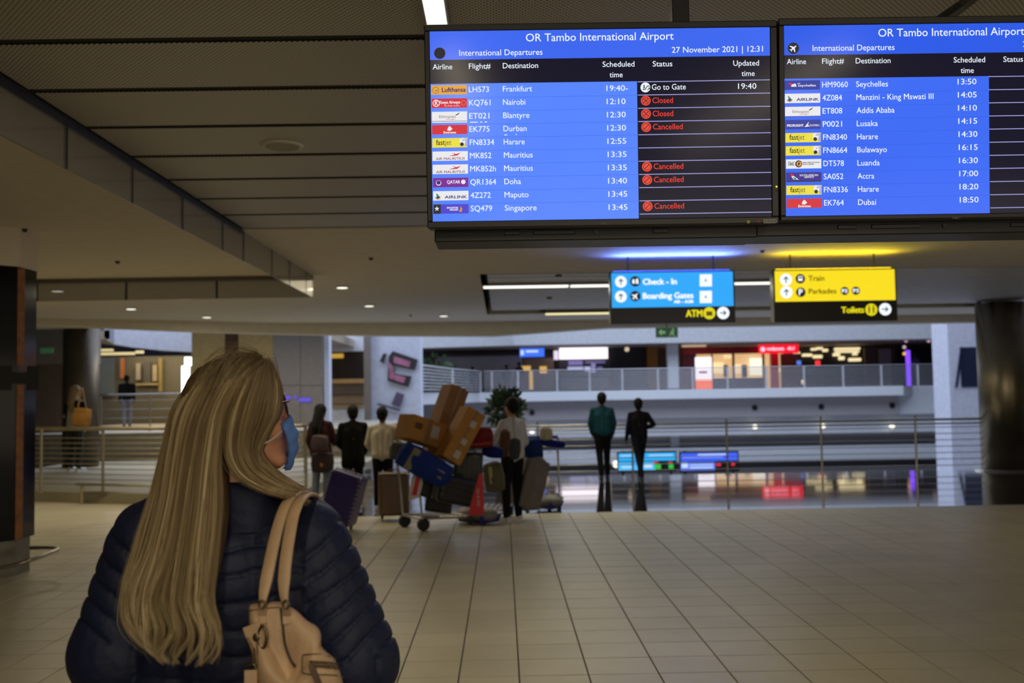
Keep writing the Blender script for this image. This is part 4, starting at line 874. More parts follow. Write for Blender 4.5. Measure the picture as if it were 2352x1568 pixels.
plant(1164, 1080, 19.2, P(1164, 896, 19.2).z, .34, 420, 'tall dark leafy potted tree behind the man in the white shirt')
plant(997, 893, 50, P(997, 818, 50).z, .8, 160, 'small green conical plant at the left end of the far balcony', lf=.35, pot=False, m=leaf2, zfloor=zt_)
plant(1052, 893, 54.5, P(1040, 850, 55).z + .1, .5, 120, 'low dark shrub behind the far balcony railing', 'shrub', lf=.3, pot=False, zfloor=zt_)

# ================================================================== LEFT WING
# white wall with phone and laptop pictures
ww = pr('wall_1', 850, 700, 966, 1110, 38, 1.2, mat('cool white wall', (.66, .70, .84), .7), kind='structure')
pr('column', 836, 700, 850, 1110, 37.6, .5, mat('taupe', (.22, .19, .17), .6), kind='structure')
gp = Plane('wall_graphic', 910, 850, 37.9, label='pictures of open laptops with pink screens on the white wall', cat='wall graphic')
gb = mat('graphic black', (.035, .035, .045), .5); gpk = mat('graphic pink', s2l(176, 112, 140), .6, var=.35, scale=3)
def gq(pts, m, z=.0, nm='picture', pl=None):
    pl = pl or gp; bm = NB(); uv = [pl.uv(*p) for p in pts]; lo = [bm.verts.new((*q, z)) for q in uv]; hi = [bm.verts.new((*q, z + .03)) for q in uv]
    bm.faces.new(lo[::-1]); bm.faces.new(hi); n_ = len(uv)
    for i in range(n_): bm.faces.new((lo[i], lo[(i + 1) % n_], hi[(i + 1) % n_], hi[i]))
    bmesh.ops.recalc_face_normals(bm, faces=bm.faces); return pl.part(nm, bm, m)
gq([(893, 818), (902, 806), (960, 826), (953, 850), (903, 838), (906, 858), (946, 864), (938, 889), (890, 874)], gb)
gq([(905, 818), (944, 830), (940, 843), (904, 833)], gpk, .032, 'screen_picture'); gq([(893, 830), (903, 842), (905, 860), (932, 866), (928, 880), (894, 869)], gpk, .032, 'screen_picture')
gq([(880, 812), (889, 812), (882, 834), (872, 830)], gb)
g2 = Plane('wall_graphic', 911, 919, 37.9, label='picture of a dark grey phone low on the white wall', cat='wall graphic')
gq([(911, 900), (929, 906), (919, 935), (899, 928)], mat('graphic grey', s2l(92, 84, 112), .5), .0, 'picture', g2)
gq([(866, 926), (872, 926), (920, 940), (918, 944), (867, 930)], MATS['graphic grey'], .0, 'picture', g2)
# opening with a lit shop and bands of stairs/rails
pr('wall_2', 756, 700, 836, 806, 40, .5, white_wall, kind='structure')
o = pr('storefront', 757, 807, 836, 872, 41, .3, dk('dark bronze shop', 44, 30, 20), label='dark shop opening with a yellow sign between the white pillar and taupe column', cat='shop front')
pr('shop_sign', 759, 812, 788, 822, 40.8, .1, glow('amber sign', (190, 150, 56), 1), label='small amber lettering sign over the dark shop opening', cat='sign')
for i, (y0, y1, rgb) in enumerate(((870, 880, (140, 112, 76)), (880, 905, (70, 62, 54)), (905, 926, (104, 90, 74)), (926, 936, (132, 116, 88)), (936, 990, (150, 158, 178)), (990, 1110, (92, 92, 98)))):
    pr('trim_%d' % (10 + i), 756, y0, 836, y1, 39.6 + .15 * i, .4, mat('band %d' % i, tuple(min(1, v * 2.4) for v in s2l(*rgb)), .6), kind='structure')
pr('column', 741, 700, 756, 1100, 33, .5, mat('cool white wall', (.66, .70, .84), .7), kind='structure')
pw = empty('wall_3', P(685, 1100, 30), kind='structure')
for a, b in ((627, 689.5), (690.5, 741)):
    for c, d_ in ((700, 884.5), (885.5, 975), (976, 1120)): pr('stone_panel', a, c, b, d_, 30, .05, stone, pw)
pr('backing', 627, 700, 741, 1120, 30.06, .3, grout, pw)
bw = empty('wall_4', P(530, 1100, 30), kind='structure')
pr('panel', 440, 700, 515, 1120, 30, .3, beige, bw); pr('panel', 548, 700, 627, 1120, 30, .3, beige, bw); pr('panel', 515.5, 700, 547.5, 1120, 30.1, .2, wood, bw)
for (a, b, c, d_), s_ in (((644, 910, 668, 916), 'left bar'), ((676, 909, 682, 914), 'short dot between'), ((686, 914, 713, 922), 'right bar')):  # violet reflections on the stone, drawn as thin glowing panels
    pr('light_bar', a, c - 0, b, d_, 29.9, .04, glow('violet reflection', (96, 76, 214), 1), None) if False else pr('light_bar', a, b, c, d_, 29.9, .04, glow('violet reflection', (96, 76, 214), 1), label='violet reflection drawn as a mark on the grey stone wall, ' + s_, cat='light bar')
# white curved fascia
pts = []
for x, yb_ in ((222, 772), (235, 782), (262, 790), (300, 797), (360, 803), (440, 808)):
    q = P(x, yb_, 32); pts.append((q.x, 32 if x > 240 else 32.6, q.z, 6))
wallstrip('trim_20', pts, 0, 6, .4, mat('cool white wall', (.66, .70, .84), .7), kind='structure')
cc = P(186, 900, 24); bm = NB(); cyl(bm, (cc.x, 24, ZL * 0), (cc.x, 24, ZC + .3), .41, n=48); o = bmo('column', bm, mat('dull dark column', (.10, .085, .07), .45, .8), kind='structure')
for p in o.data.polygons: p.use_smooth = len(p.vertices) == 4
pr('wall_5', -200, 838, 150, 1120, 27.8, .3, brown, kind='structure'); pr('wall_6', -200, 700, 222, 837.5, 27.8, .3, mat('dull beige', (.22, .18, .12), .7), kind='structure')
pr('exit_sign', 92, 799, 121, 811, 24, .05, gr, label='tiny green exit sign on the beige wall at far left', cat='sign')
pr('storefront', 226, 818, 440, 1000, 37.2, .3, mat('dim storefront', (.10, .085, .055), .6), label='dim glazed storefront behind the far landing', cat='shop front')
for i, (a, b, c, d_, rgb) in enumerate(((230, 822, 262, 905, (60, 64, 62)), (276, 822, 284, 868, (120, 70, 36)), (312, 834, 322, 872, (104, 96, 84)), (330, 830, 346, 880, (52, 48, 44)), (350, 838, 360, 875, (110, 96, 74)), (364, 822, 372, 900, (90, 78, 40)), (312, 880, 366, 884, (110, 96, 60)))):
    pr('display_rack', a, b, c, d_, 37.0, .1, mat('rack %d' % i, tuple(v * 2 for v in s2l(*rgb)), .6), label=('grey green glass panel', 'tall orange banner', 'pale hanging garment', 'dark poster', 'tan hanging garment', 'olive upright post', 'low tan shelf')[i] + ' in the dim storefront on the left', cat='display')
for a, b, c, d_, s_ in ((228, 801, 256, 806, 'short upper tube'), (228, 809, 306, 814.5, 'long lower tube'), (311, 805, 326, 811, 'small square one')):
    pr('strip_light', a, b, c, d_, 36, .2, glow('wing strip', (216, 196, 140), 1.1), label='warm light above the dim storefront, ' + s_, cat='ceiling light')
tot = empty('light_column', P(425, 905, 25), label='brilliant white upright light behind the blonde hair', cat='lamp')
pr('light_panel', 417, 840, 433, 905, 25, .1, glow('white hot', (255, 255, 250), 3.5), tot); pr('light_panel', 424, 820, 437, 839.5, 25.1, .1, glow('white hot', (255, 255, 250), 3.5), tot); pr('stand', 420, 905.5, 432, 1100, 25, .08, steel, tot)
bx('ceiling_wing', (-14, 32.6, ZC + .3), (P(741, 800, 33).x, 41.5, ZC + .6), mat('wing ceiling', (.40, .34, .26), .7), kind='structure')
# ================================================================== PEOPLE
hair_dk = mat('dark hair', (.006, .005, .005), .7, bump=.3, bscale=120, spec=.2)
skin_dk = mat('brown skin', (.10, .048, .026), .5); skin_lt = mat('fair skin', (.50, .26, .16), .48, var=.05)
V = Vector
def humanoid(x, yfoot, ytop, label, face=0.0, zf=0.0, Y=None, skin=skin_dk, top_m=None, leg_m=None, hair_m=hair_dk, shoe_m=None, hair='short', stance=((-.09, .0), (.09, .05)),
             knee=(.03, .03), larm=((-.24, .0, 1.12), (-.22, .06, .88)), rarm=((.24, .0, 1.12), (.22, .06, .88)), coat=0.0, wide=1.0, lean=0.0, skirt=0, vox=.012, headturn=0.0):
    """a standing or walking figure, seen from any side; face = heading (0: away from the camera, +: turned to its left)"""
    base = Pz(x, yfoot, zf) if Y is None else P(x, yfoot, Y)
    if Y is not None: base.z = zf
    ztop = P(x, ytop, base.y).z; k = (ztop - zf) / 1.75
    root = empty('person', base, (0, 0, face), label=label, cat='person'); root.scale = (k, k, k)
    V = Vector; HS = 1.14; sh = .165 * wide; neck = V((0, -.0 + lean, 1.48)); head = V((0, .01 + lean * 1.15, 1.628))
    def jL(s): return (-1 if s == 0 else 1)
    hips = [V((jL(s) * .09, 0, .93)) for s in (0, 1)]; feet = [V((stance[s][0], stance[s][1], .06)) for s in (0, 1)]
    knees = [(hips[s] + feet[s]) / 2 + V((0, knee[s], .02)) for s in (0, 1)]
    shd = [V((jL(s) * sh, lean * .9, 1.40)) for s in (0, 1)]; elb = [V(a[0]) for a in (larm, rarm)]; wri = [V(a[1]) for a in (larm, rarm)]
    bm = NB()
    ball(bm, head + V((0, -.012, .025)) * HS, V((.076, .095, .098)) * HS); ball(bm, head + V((0, .035, -.035)) * HS, V((.058, .068, .078)) * HS); ball(bm, head + V((0, .108, -.015)) * HS, V((.014, .02, .022)) * HS, sub=1)
    for s in (-1, 1): ball(bm, head + V((s * .077, 0, -.005)) * HS, V((.012, .02, .032)) * HS, sub=1)
    ball(bm, head + V((0, .098, -.06)) * HS, V((.024, .012, .010)) * HS, sub=1)
    for s in (-1, 1): ball(bm, head + V((s * .03, .082, .012)) * HS, V((.016, .016, .012)) * HS, sub=1)
    capsule(bm, neck, .052, head - V((0, .005, .05)), .05); capsule(bm, neck - V((0, 0, .1)), .085, neck - V((0, 0, .02)), .055)
    capsule(bm, shd[0], .055, shd[1], .055); ball(bm, V((0, lean * .6, 1.25)), (.145 * wide, .10, .22)); ball(bm, V((0, 0, 1.0)), (.14 * wide, .105, .16))
    capsule(bm, V((0, lean * .5, 1.2)), .11, V((0, 0, .98)), .12)
    for s in (0, 1):
        capsule(bm, hips[s], .088, knees[s], .055); capsule(bm, knees[s], .054, feet[s] + V((0, -.01, .03)), .036)
        capsule(bm, feet[s] + V((0, -.03, -.025)), .036, feet[s] + V((0, .13, -.03)), .03)
        capsule(bm, shd[s], .05, elb[s], .040); capsule(bm, elb[s], .040, wri[s], .027)
        d = (wri[s] - elb[s]).normalized(); side = d.orthogonal().normalized() if abs(d.y) > .9 else V((0, 1, 0)); side = (side - d * side.dot(d)).normalized()
        pc = wri[s] + d * .05; capsule(bm, wri[s], .026, pc + side * .012, .030, 1); capsule(bm, wri[s], .024, pc - side * .018, .027, 1)
        cin = V((-jL(s), 0, 0)) * .02
        for fi, ln in ((-1.5, .055), (-.5, .066), (.5, .07), (1.5, .062)):
            a = pc + side * fi * .017 + d * .02; b = a + d * ln * .55 + cin * .3; capsule(bm, a, .0092, b, .0085, 1); capsule(bm, b, .0085, b + d * ln * .42 + cin, .0075, 1)
        a = wri[s] + d * .02 + side * .025; capsule(bm, a, .011, a + d * .03 + side * .022, .010, 1); capsule(bm, a + d * .03 + side * .022, .010, a + d * .058 + side * .026, .008, 1)
    link('body', remesh(bm, vox, 2), skin, root, True, local=True)
    # trousers
    bm = NB()
    for s in (0, 1):
        capsule(bm, hips[s] + V((0, 0, .02)), .105, knees[s], .075); capsule(bm, knees[s], .074, feet[s] + V((0, -.01, .04)), .058)
    capsule(bm, V((-.05, 0, .98)), .11, V((.05, 0, .98)), .11); link('trousers', remesh(bm, .014, 3), leg_m, root, True, local=True)
    # top or coat
    bm = NB(); capsule(bm, shd[0] + V((.03, 0, -.02)), .066, shd[1] + V((-.03, 0, -.02)), .066); capsule(bm, V((0, 0, 1.435)), .062, shd[0], .056); capsule(bm, V((0, 0, 1.435)), .062, shd[1], .056); capsule(bm, neck - V((0, 0, .09)), .09, neck - V((0, 0, .015)), .062)
    for s in (0, 1):
        capsule(bm, shd[s], .066, elb[s], .056); capsule(bm, elb[s], .056, wri[s] - (wri[s] - elb[s]).normalized() * .01, .042)
        capsule(bm, V((jL(s) * .085 * wide, lean * .6, 1.30)), .105, V((jL(s) * .075, 0, .96 - coat * .5)), .118 + coat * .04)
        if coat: capsule(bm, V((jL(s) * .08, 0, 1.0)), .12, V((jL(s) * .085, 0, .98 - coat)), .125)
    capsule(bm, V((0, lean * .8, 1.37)), .10, V((0, 0, .96 - coat * .5)), .125 + coat * .03)
    me = remesh(bm, .013, 3); link('coat' if coat else 'shirt', me, top_m, root, True, local=True)
    # shoes
    for s in (0, 1):
        bm = NB(); capsule(bm, feet[s] + V((0, -.04, -.015)), .043, feet[s] + V((0, .14, -.022)), .037); box(bm, feet[s] + V((0, .05, -.052)), (.085, .27, .02), bevel=.006)
        link('shoe', remesh(bm, .012, 2), shoe_m or leg_m, root, True, local=True)
    # hair
    bm = NB()
    if hair == 'short': ball(bm, head + V((0, -.018, .038)) * HS, V((.092, .104, .102)) * HS); ball(bm, head + V((0, -.055, -.01)) * HS, V((.078, .06, .078)) * HS)
    elif hair == 'cap': ball(bm, head + V((0, -.012, .03)) * HS, V((.092, .106, .10)) * HS); ball(bm, head + V((0, -.04, -.03)) * HS, V((.08, .07, .08)) * HS)
    elif hair == 'afro': ball(bm, head + V((0, -.02, .03)) * HS, V((.105, .11, .11)) * HS)
    elif hair == 'long':
        ball(bm, head + V((0, -.02, .03)) * HS, V((.098, .105, .10)) * HS); capsule(bm, head + V((0, -.06, 0)), .095, V((-.02, -.13, 1.36)), .10); capsule(bm, V((-.02, -.13, 1.36)), .10, V((-.07, -.15, 1.12)), .045)
    elif hair == 'blonde':
        ball(bm, head + V((0, -.015, .03)) * HS, V((.095, .105, .10)) * HS); capsule(bm, head + V((0, -.05, 0)), .09, V((0, -.10, 1.38)), .085); capsule(bm, V((0, -.10, 1.38)), .08, V((.02, -.12, 1.25)), .04)
    link('hair', remesh(bm, .012, 2), hair_m, root, True, local=True)
    return root, k
def rel(root, k, name, bm, m, smooth=False, **kw):
    return bmo(name, bm, m, root, smooth, local=True, **kw)
def fab(n, c, r=.85): return mat(n, c, r, var=.12, bump=.25, bscale=25, spec=.15)
blk_cloth = fab('black cloth', (.007, .007, .008)); jeans = fab('blue jeans', (.14, .17, .22)); white_shoe = mat('white shoe', (.62, .64, .70), .6)
V = Vector
# teal shirt and dark companion walking away at the rail
humanoid(1386, 1099, 903, 'man in a teal long-sleeved top and black trousers walking away', top_m=fab('teal cloth', (.012, .060, .088)), leg_m=blk_cloth, shoe_m=black, hair='short', stance=((-.05, -.12), (.10, .16)), knee=(.05, .05),
         larm=((-.25, .02, 1.14), (-.20, .12, .92)), rarm=((.25, .02, 1.13), (.22, .10, .90)), wide=1.12)
humanoid(1470, 1100, 915, 'person dressed all in black walking away with one elbow out', top_m=fab('black top', (.008, .007, .011)), leg_m=fab('dark trousers', (.012, .012, .02)), shoe_m=black, hair='cap', stance=((.01, -.22), (.03, .2)), knee=(.05, .04),
         larm=((-.24, -.04, 1.12), (-.27, .05, .86)), rarm=((.32, -.04, 1.18), (.20, .18, 1.10)), wide=1.08)
# man in white shirt
rt, k = humanoid(1180, 1197, 916, 'young man in a white shirt and black trousers beside the loaded trolleys', face=R(38), top_m=fab('white shirt', (.50, .50, .54)), leg_m=fab('black jeans', (.008, .008, .012)), shoe_m=white_shoe, hair='afro' if False else 'short', skin=mat('tan skin', (.36, .17, .09), .5),
         stance=((-.13, .0), (.10, .02)), larm=((-.30, .06, 1.14), (-.16, .26, 1.18)), rarm=((.24, .0, 1.12), (.18, .16, .98)))
# three travellers with their backs to us
ra, ka = humanoid(738, 1160, 929, 'woman with long black hair and a maroon jacket holding a handbag', face=R(-18), top_m=fab('maroon cloth', (.040, .012, .014)), leg_m=jeans, shoe_m=white_shoe, hair='long', skin=mat('tan skin', (.36, .17, .09), .5), coat=.06, stance=((-.10, -.05), (.08, .05)), larm=((-.24, .0, 1.12), (-.22, .10, .90)), rarm=((.23, .06, 1.14), (.12, .26, 1.05)))
rb, kb = humanoid(812, 1166, 931, 'person in a long black coat and hood standing behind the purple suitcase', face=R(12), top_m=fab('black coat', (.006, .007, .006)), leg_m=blk_cloth, shoe_m=white_shoe, hair='cap', coat=.22, wide=1.15, stance=((-.1, 0), (.1, .02)), larm=((-.27, .0, 1.12), (-.14, .10, .98)), rarm=((.27, .0, 1.12), (.20, .10, .92)))
rc_, kc = humanoid(880, 1170, 937, 'person in a cream sweatshirt with short black hair beside the brown suitcase', face=R(-5), top_m=fab('cream cloth', (.52, .46, .38)), leg_m=blk_cloth, shoe_m=white_shoe, hair='short', wide=1.18, coat=.02, stance=((-.1, 0), (.1, .02)), larm=((-.27, .02, 1.13), (-.20, .14, .96)), rarm=((.29, .04, 1.15), (.26, .22, 1.02)))
# woman on the raised walkway
ro, ko = humanoid(172, 1082, 886, 'woman with blonde hair and striped black trousers on the raised walkway', face=R(-25), zf=zk, top_m=fab('white top', (.36, .34, .27)), leg_m=mat('banded trousers', (.012, .012, .012), .8), shoe_m=mat('white shoe', (.62, .64, .70), .6), hair='blonde', hair_m=mat('sandy hair', (.22, .14, .07), .6, bump=.3), skin=skin_lt,
         stance=((-.16, .05), (.14, -.02)), larm=((-.25, -.02, 1.12), (-.22, .08, .90)), rarm=((.24, 0, 1.12), (.2, .06, .92)))
for s in (-1, 1):
    bm = NB(); capsule(bm, V((s * .20, 0, 1.36)), .085, V((s * .255, 0, 1.1)), .07); capsule(bm, V((s * .12, -.02, 1.38)), .09, V((s * .15, -.02, 1.06)), .085); capsule(bm, V((s * .255, 0, 1.1)), .065, V((s * .22, .07, .93)), .05)
    link('vest', remesh(bm, .016, 3), blk_cloth, ro, True, local=True)
humanoid(291, 978, 861, 'dark figure in a black jacket on the far landing', zf=ZL, Y=33, top_m=blk_cloth, leg_m=fab('grey trousers', (.20, .20, .24)), shoe_m=black, hair='cap', face=R(20), wide=1.3, stance=((-.08, 0), (.1, .1)), vox=.016)
for x, yt, d, c in ((1164, 838, 'left of the small amber lamps', (.02, .02, .03)), (1193, 832, 'just left of the amber lamp shades', (.02, .022, .04)), (1086, 842, 'at the pale grey wall', (.03, .03, .035)), (982, 852, 'at the left end beside the green plant', (.015, .02, .035)), (1855, 838, 'in front of the long dark store', (.02, .02, .05)), (2105, 812, 'right of the purple light bar', (.06, .05, .12))):
    humanoid(x, 893, yt, 'small dark figure on the far balcony ' + d, zf=zt_ + .02, Y=57.8 if x > 1000 else 44.5, top_m=fab('far cloth %d' % x, c), leg_m=blk_cloth, shoe_m=black, vox=.02)

# ================================================================== BAGS, TROLLEYS, LUGGAGE
def frame_at(x, y, Y, roll=0, yaw=0, pitch=0):
    """local frame: x right, y away, z up, rolled in the picture plane (positive: clockwise)"""
    return P(x, y, Y), Matrix.Rotation(yaw, 3, 'Z') @ Matrix.Rotation(roll, 3, 'Y') @ Matrix.Rotation(pitch, 3, 'X')
def suitcase(x, y, Y, wpx, hpx, dep, m, label, roll=0, yaw=0, pitch=0, ribs=6, vert=True, handle=True, wheels=True, group=None, trim=None, glint=None):
    k = Y / F; w_, h_ = wpx * k, hpx * k; c, rm = frame_at(x, y, Y, roll, yaw, pitch); t = empty('suitcase', c, rm, label, 'suitcase', group)
    bm = NB(); box(bm, (0, 0, 0), (w_, dep, h_), bevel=min(.05, w_ * .18), seg=4)
    for i in range(ribs):
        if vert: u = -w_ / 2 + w_ * (i + .8) / (ribs + .6); box(bm, (u, 0, 0), (w_ / ribs * .42, dep + .012, h_ * .84), bevel=.004, seg=1)
        else: u = -h_ / 2 + h_ * (i + .8) / (ribs + .6); box(bm, (0, 0, u), (w_ * .86, dep + .012, h_ / ribs * .42), bevel=.004, seg=1)
    bmo('shell', bm, m, t, local=True)
    bm = NB(); box(bm, (0, 0, 0), (w_ + .008, .022, h_ + .008), bevel=.006, seg=1); bmo('zipper_band', bm, trim or rubber, t, local=True)
    if handle:
        bm = NB(); a = w_ * .24; tube(bm, [(-a, dep * .3, h_ / 2 - .02), (-a, dep * .3, h_ / 2 + .3), (-a + .03, dep * .3, h_ / 2 + .33), (a - .03, dep * .3, h_ / 2 + .33), (a, dep * .3, h_ / 2 + .3), (a, dep * .3, h_ / 2 - .02)], .011, 8); bmo('pull_handle', bm, steel, t, local=True)
    bm = NB(); tube(bm, [(-.08, 0, h_ / 2 - .005), (-.07, 0, h_ / 2 + .03), (.07, 0, h_ / 2 + .03), (.08, 0, h_ / 2 - .005)], .009, 6); bmo('grip', bm, rubber, t, local=True)
    if wheels:
        for sx in (-1, 1):
            for sy in (-1, 1):
                bm = NB(); cc_ = Vector((sx * w_ * .38, sy * dep * .34, -h_ / 2 - .028)); cyl(bm, cc_ - Vector((.012, 0, 0)), cc_ + Vector((.012, 0, 0)), .028, n=14); box(bm, cc_ + Vector((0, 0, .03)), (.036, .04, .03), bevel=.004, seg=1); bmo('wheel', bm, rubber, t, local=True)
    return t
pur = mat('purple shell', (.045, .030, .19), .30, bump=.05, bscale=40); brn = mat('brown shell', (.12, .056, .022), .22, coat=.4); blk_s = mat('black shell', (.008, .008, .009), .4)
sc = suitcase(790, 1142, 13.0, 76, 118, .30, pur, 'purple ribbed suitcase tilted forward in front of the black coat', roll=R(17), yaw=R(-16), ribs=9, vert=False, handle=False, trim=mat('pink beige trim', (.28, .19, .20), .4))
for sx in (-1, 1):
    bm = NB(); hw, hh = 76 * 13 / F / 2, 118 * 13 / F / 2
    for i in range(11): ball(bm, (sx * hw * .97, -.13, -hh * .86 + i * hh * .172), (.014, .016, .020), sub=1)
    bmo('studded_edge', bm, mat('pink beige trim', (.28, .19, .20), .4), sc, True, local=True)
suitcase(905, 1133, 14.0, 70, 98, .28, brn, 'glossy brown hard suitcase beside the white trolley end', ribs=7, vert=False, handle=False, yaw=R(4), trim=mat('suitcase rim', (.25, .23, .2), .35, .8))
def carton(x, y, Y, wpx, hpx, dep, roll, yaw, m, label, pitch=0, tape=True, stickers=()):
    k = Y / F; w_, h_ = wpx * k, hpx * k; c, rm = frame_at(x, y, Y, roll, yaw, pitch); t = empty('carton', c, rm, label, 'box', 'brown cartons piled on the trolley')
    bm = NB(); box(bm, (0, 0, 0), (w_, dep, h_), bevel=.006, seg=1); bmo('box', bm, m, t, local=True)
    if tape: bm = NB(); box(bm, (0, 0, 0), (w_ * .12, dep + .004, h_ + .004)); bmo('tape', bm, mat('parcel tape', (.20, .11, .045), .35), t, local=True)
    for (u, v, a, b, mm) in stickers:
        bm = NB(); box(bm, (u * w_, -dep / 2 - .003, v * h_), (a * w_, .004, b * h_)); bmo('sticker', bm, mm, t, local=True)
    return t
card = mat('cardboard', (.26, .115, .035), .75, var=.12); card2 = mat('cardboard orange', (.38, .17, .03), .75, var=.1); paper = mat('paper label', (.45, .42, .42), .7)
print_d = mat('carton print', (.09, .045, .02), .8)
carton(966, 990, 12.3, 94, 56, .34, R(17), R(38), card2, 'orange brown carton with a white label lying tilted on the left of the pile', stickers=((-.3, .1, .2, .25, print_d), (.2, .05, .22, .5, paper)))
carton(1028, 942, 12.8, 46, 112, .30, R(23), R(30), card, 'tall carton leaning to the right at the top of the pile')
carton(1057, 1000, 12.2, 48, 128, .30, R(31), R(24), card2, 'long carton leaning steeply on the right of the pile', stickers=((.1, .25, .3, .12, paper), (.1, -.1, .3, .1, paper), (.1, -.35, .3, .14, paper)))
carton(1012, 1022, 12.7, 60, 60, .36, R(24), R(20), card, 'darker carton wedged low in the middle of the pile', stickers=((-.1, -.2, .3, .3, mat('red sticker', (.30, .10, .08), .7)),))
bag_blue = fab('blue woven bag', (.012, .032, .20)); bag_pale = fab('pale woven bag', (.22, .19, .13))
def softbag(x, y, Y, wpx, hpx, dep, roll, yaw, m, name, label, cat='bag', straps=(), strap_m=None, puff=.75, extra=None, group=None):
    k = Y / F; w_, h_ = wpx * k, hpx * k; c, rm = frame_at(x, y, Y, roll, yaw); t = empty(name, c, rm, label, cat, group)
    bm = NB(); bmesh.ops.create_cube(bm, size=1); bmesh.ops.subdivide_edges(bm, edges=bm.edges[:], cuts=9, use_grid_fill=True)
    for v in bm.verts:
        q = v.co * 2; r = q.normalized() * 1.15 if q.length else q; q = q.lerp(r, puff)
        n_ = noise.noise(Vector((q.x * 1.6 + x, q.y * 1.6, q.z * 1.6))) * .07; q *= (1 + n_); v.co = Vector((q.x * w_ / 2, q.y * dep / 2, q.z * h_ / 2))
    bmo('bag_body', bm, m, t, True, local=True)
    for s_ in straps: bm = NB(); ribbon(bm, [Vector((a * w_ / 2, b * dep / 2, c_ * h_ / 2)) for a, b, c_ in spline(s_, 4)], .035, .006, (1, 0, 0) if abs(s_[0][0] - s_[-1][0]) < .2 else (0, 1, 0)); bmo('strap', bm, strap_m or rubber, t, True, local=True)
    if extra:
        for (u, v, a, b, mm) in extra: bm = NB(); box(bm, (u * w_, -dep * .46, v * h_), (a * w_, .03, b * h_), bevel=.006, seg=1); bmo('print_patch', bm, mm, t, local=True)
    return t
softbag(975, 1068, 12.0, 128, 58, .36, R(31), R(5), bag_blue, 'woven_bag', 'big blue woven bag with pale stripes lying under the cartons', puff=.35, extra=((-.25, .0, .14, .9, bag_pale), (.12, -.1, .5, .10, bag_pale), (.12, .15, .5, .08, bag_pale)))
softbag(935, 1040, 12.5, 76, 42, .34, R(12), 0, fab('grey duffel', (.10, .105, .10)), 'duffel_bag', 'grey duffel bag behind the blue woven bag', puff=.5)
softbag(1103, 1005, 12.5, 58, 46, .28, R(-4), 0, fab('red backpack', (.16, .014, .016)), 'backpack', 'red and black backpack on top of the striped cases', puff=.5, extra=((0, .08, .62, .3, mat('backpack black', (.02, .018, .02), .6)), (0, -.28, .8, .12, mat('backpack orange', (.30, .03, .02), .6))))
softbag(1132, 1037, 12.6, 46, 26, .2, R(10), 0, fab('blue jacket', (.010, .012, .12)), 'folded_jacket', 'blue folded jacket lying beside the red backpack', puff=.6, cat='jacket')
suitcase(1075, 1085, 12.6, 64, 94, .28, mat('striped black shell', (.014, .014, .017), .35), 'black suitcase with pale vertical stripes standing on the trolley', ribs=5, vert=True, handle=False, wheels=False, trim=mat('stripe', (.2, .2, .22), .5), roll=R(3))
suitcase(1042, 1125, 12.3, 86, 62, .34, blk_s, 'black suitcase at the bottom of the loaded trolley', ribs=4, vert=False, handle=False, wheels=False, roll=R(14), yaw=R(20))
suitcase(985, 1115, 12.7, 74, 54, .30, mat('charcoal shell', (.010, .011, .011), .5), 'charcoal suitcase lying under the blue woven bag', ribs=3, vert=False, handle=False, wheels=False, roll=R(20), yaw=R(12))
suitcase(1010, 1140, 12.9, 60, 70, .26, mat('matte black shell', (.007, .007, .008), .5), 'matte black suitcase standing behind the deck bars of the loaded trolley', ribs=4, handle=False, wheels=False, roll=R(8))
softbag(1135, 1095, 13.0, 44, 66, .26, R(-6), 0, fab('plaid', (.12, .11, .075)), 'shopping_bag', 'pale checked shopping bag on the trolley behind the red panel', puff=.4, extra=((-.15, .1, .2, .6, mat('yellow patch', (.42, .36, .12), .6)),))
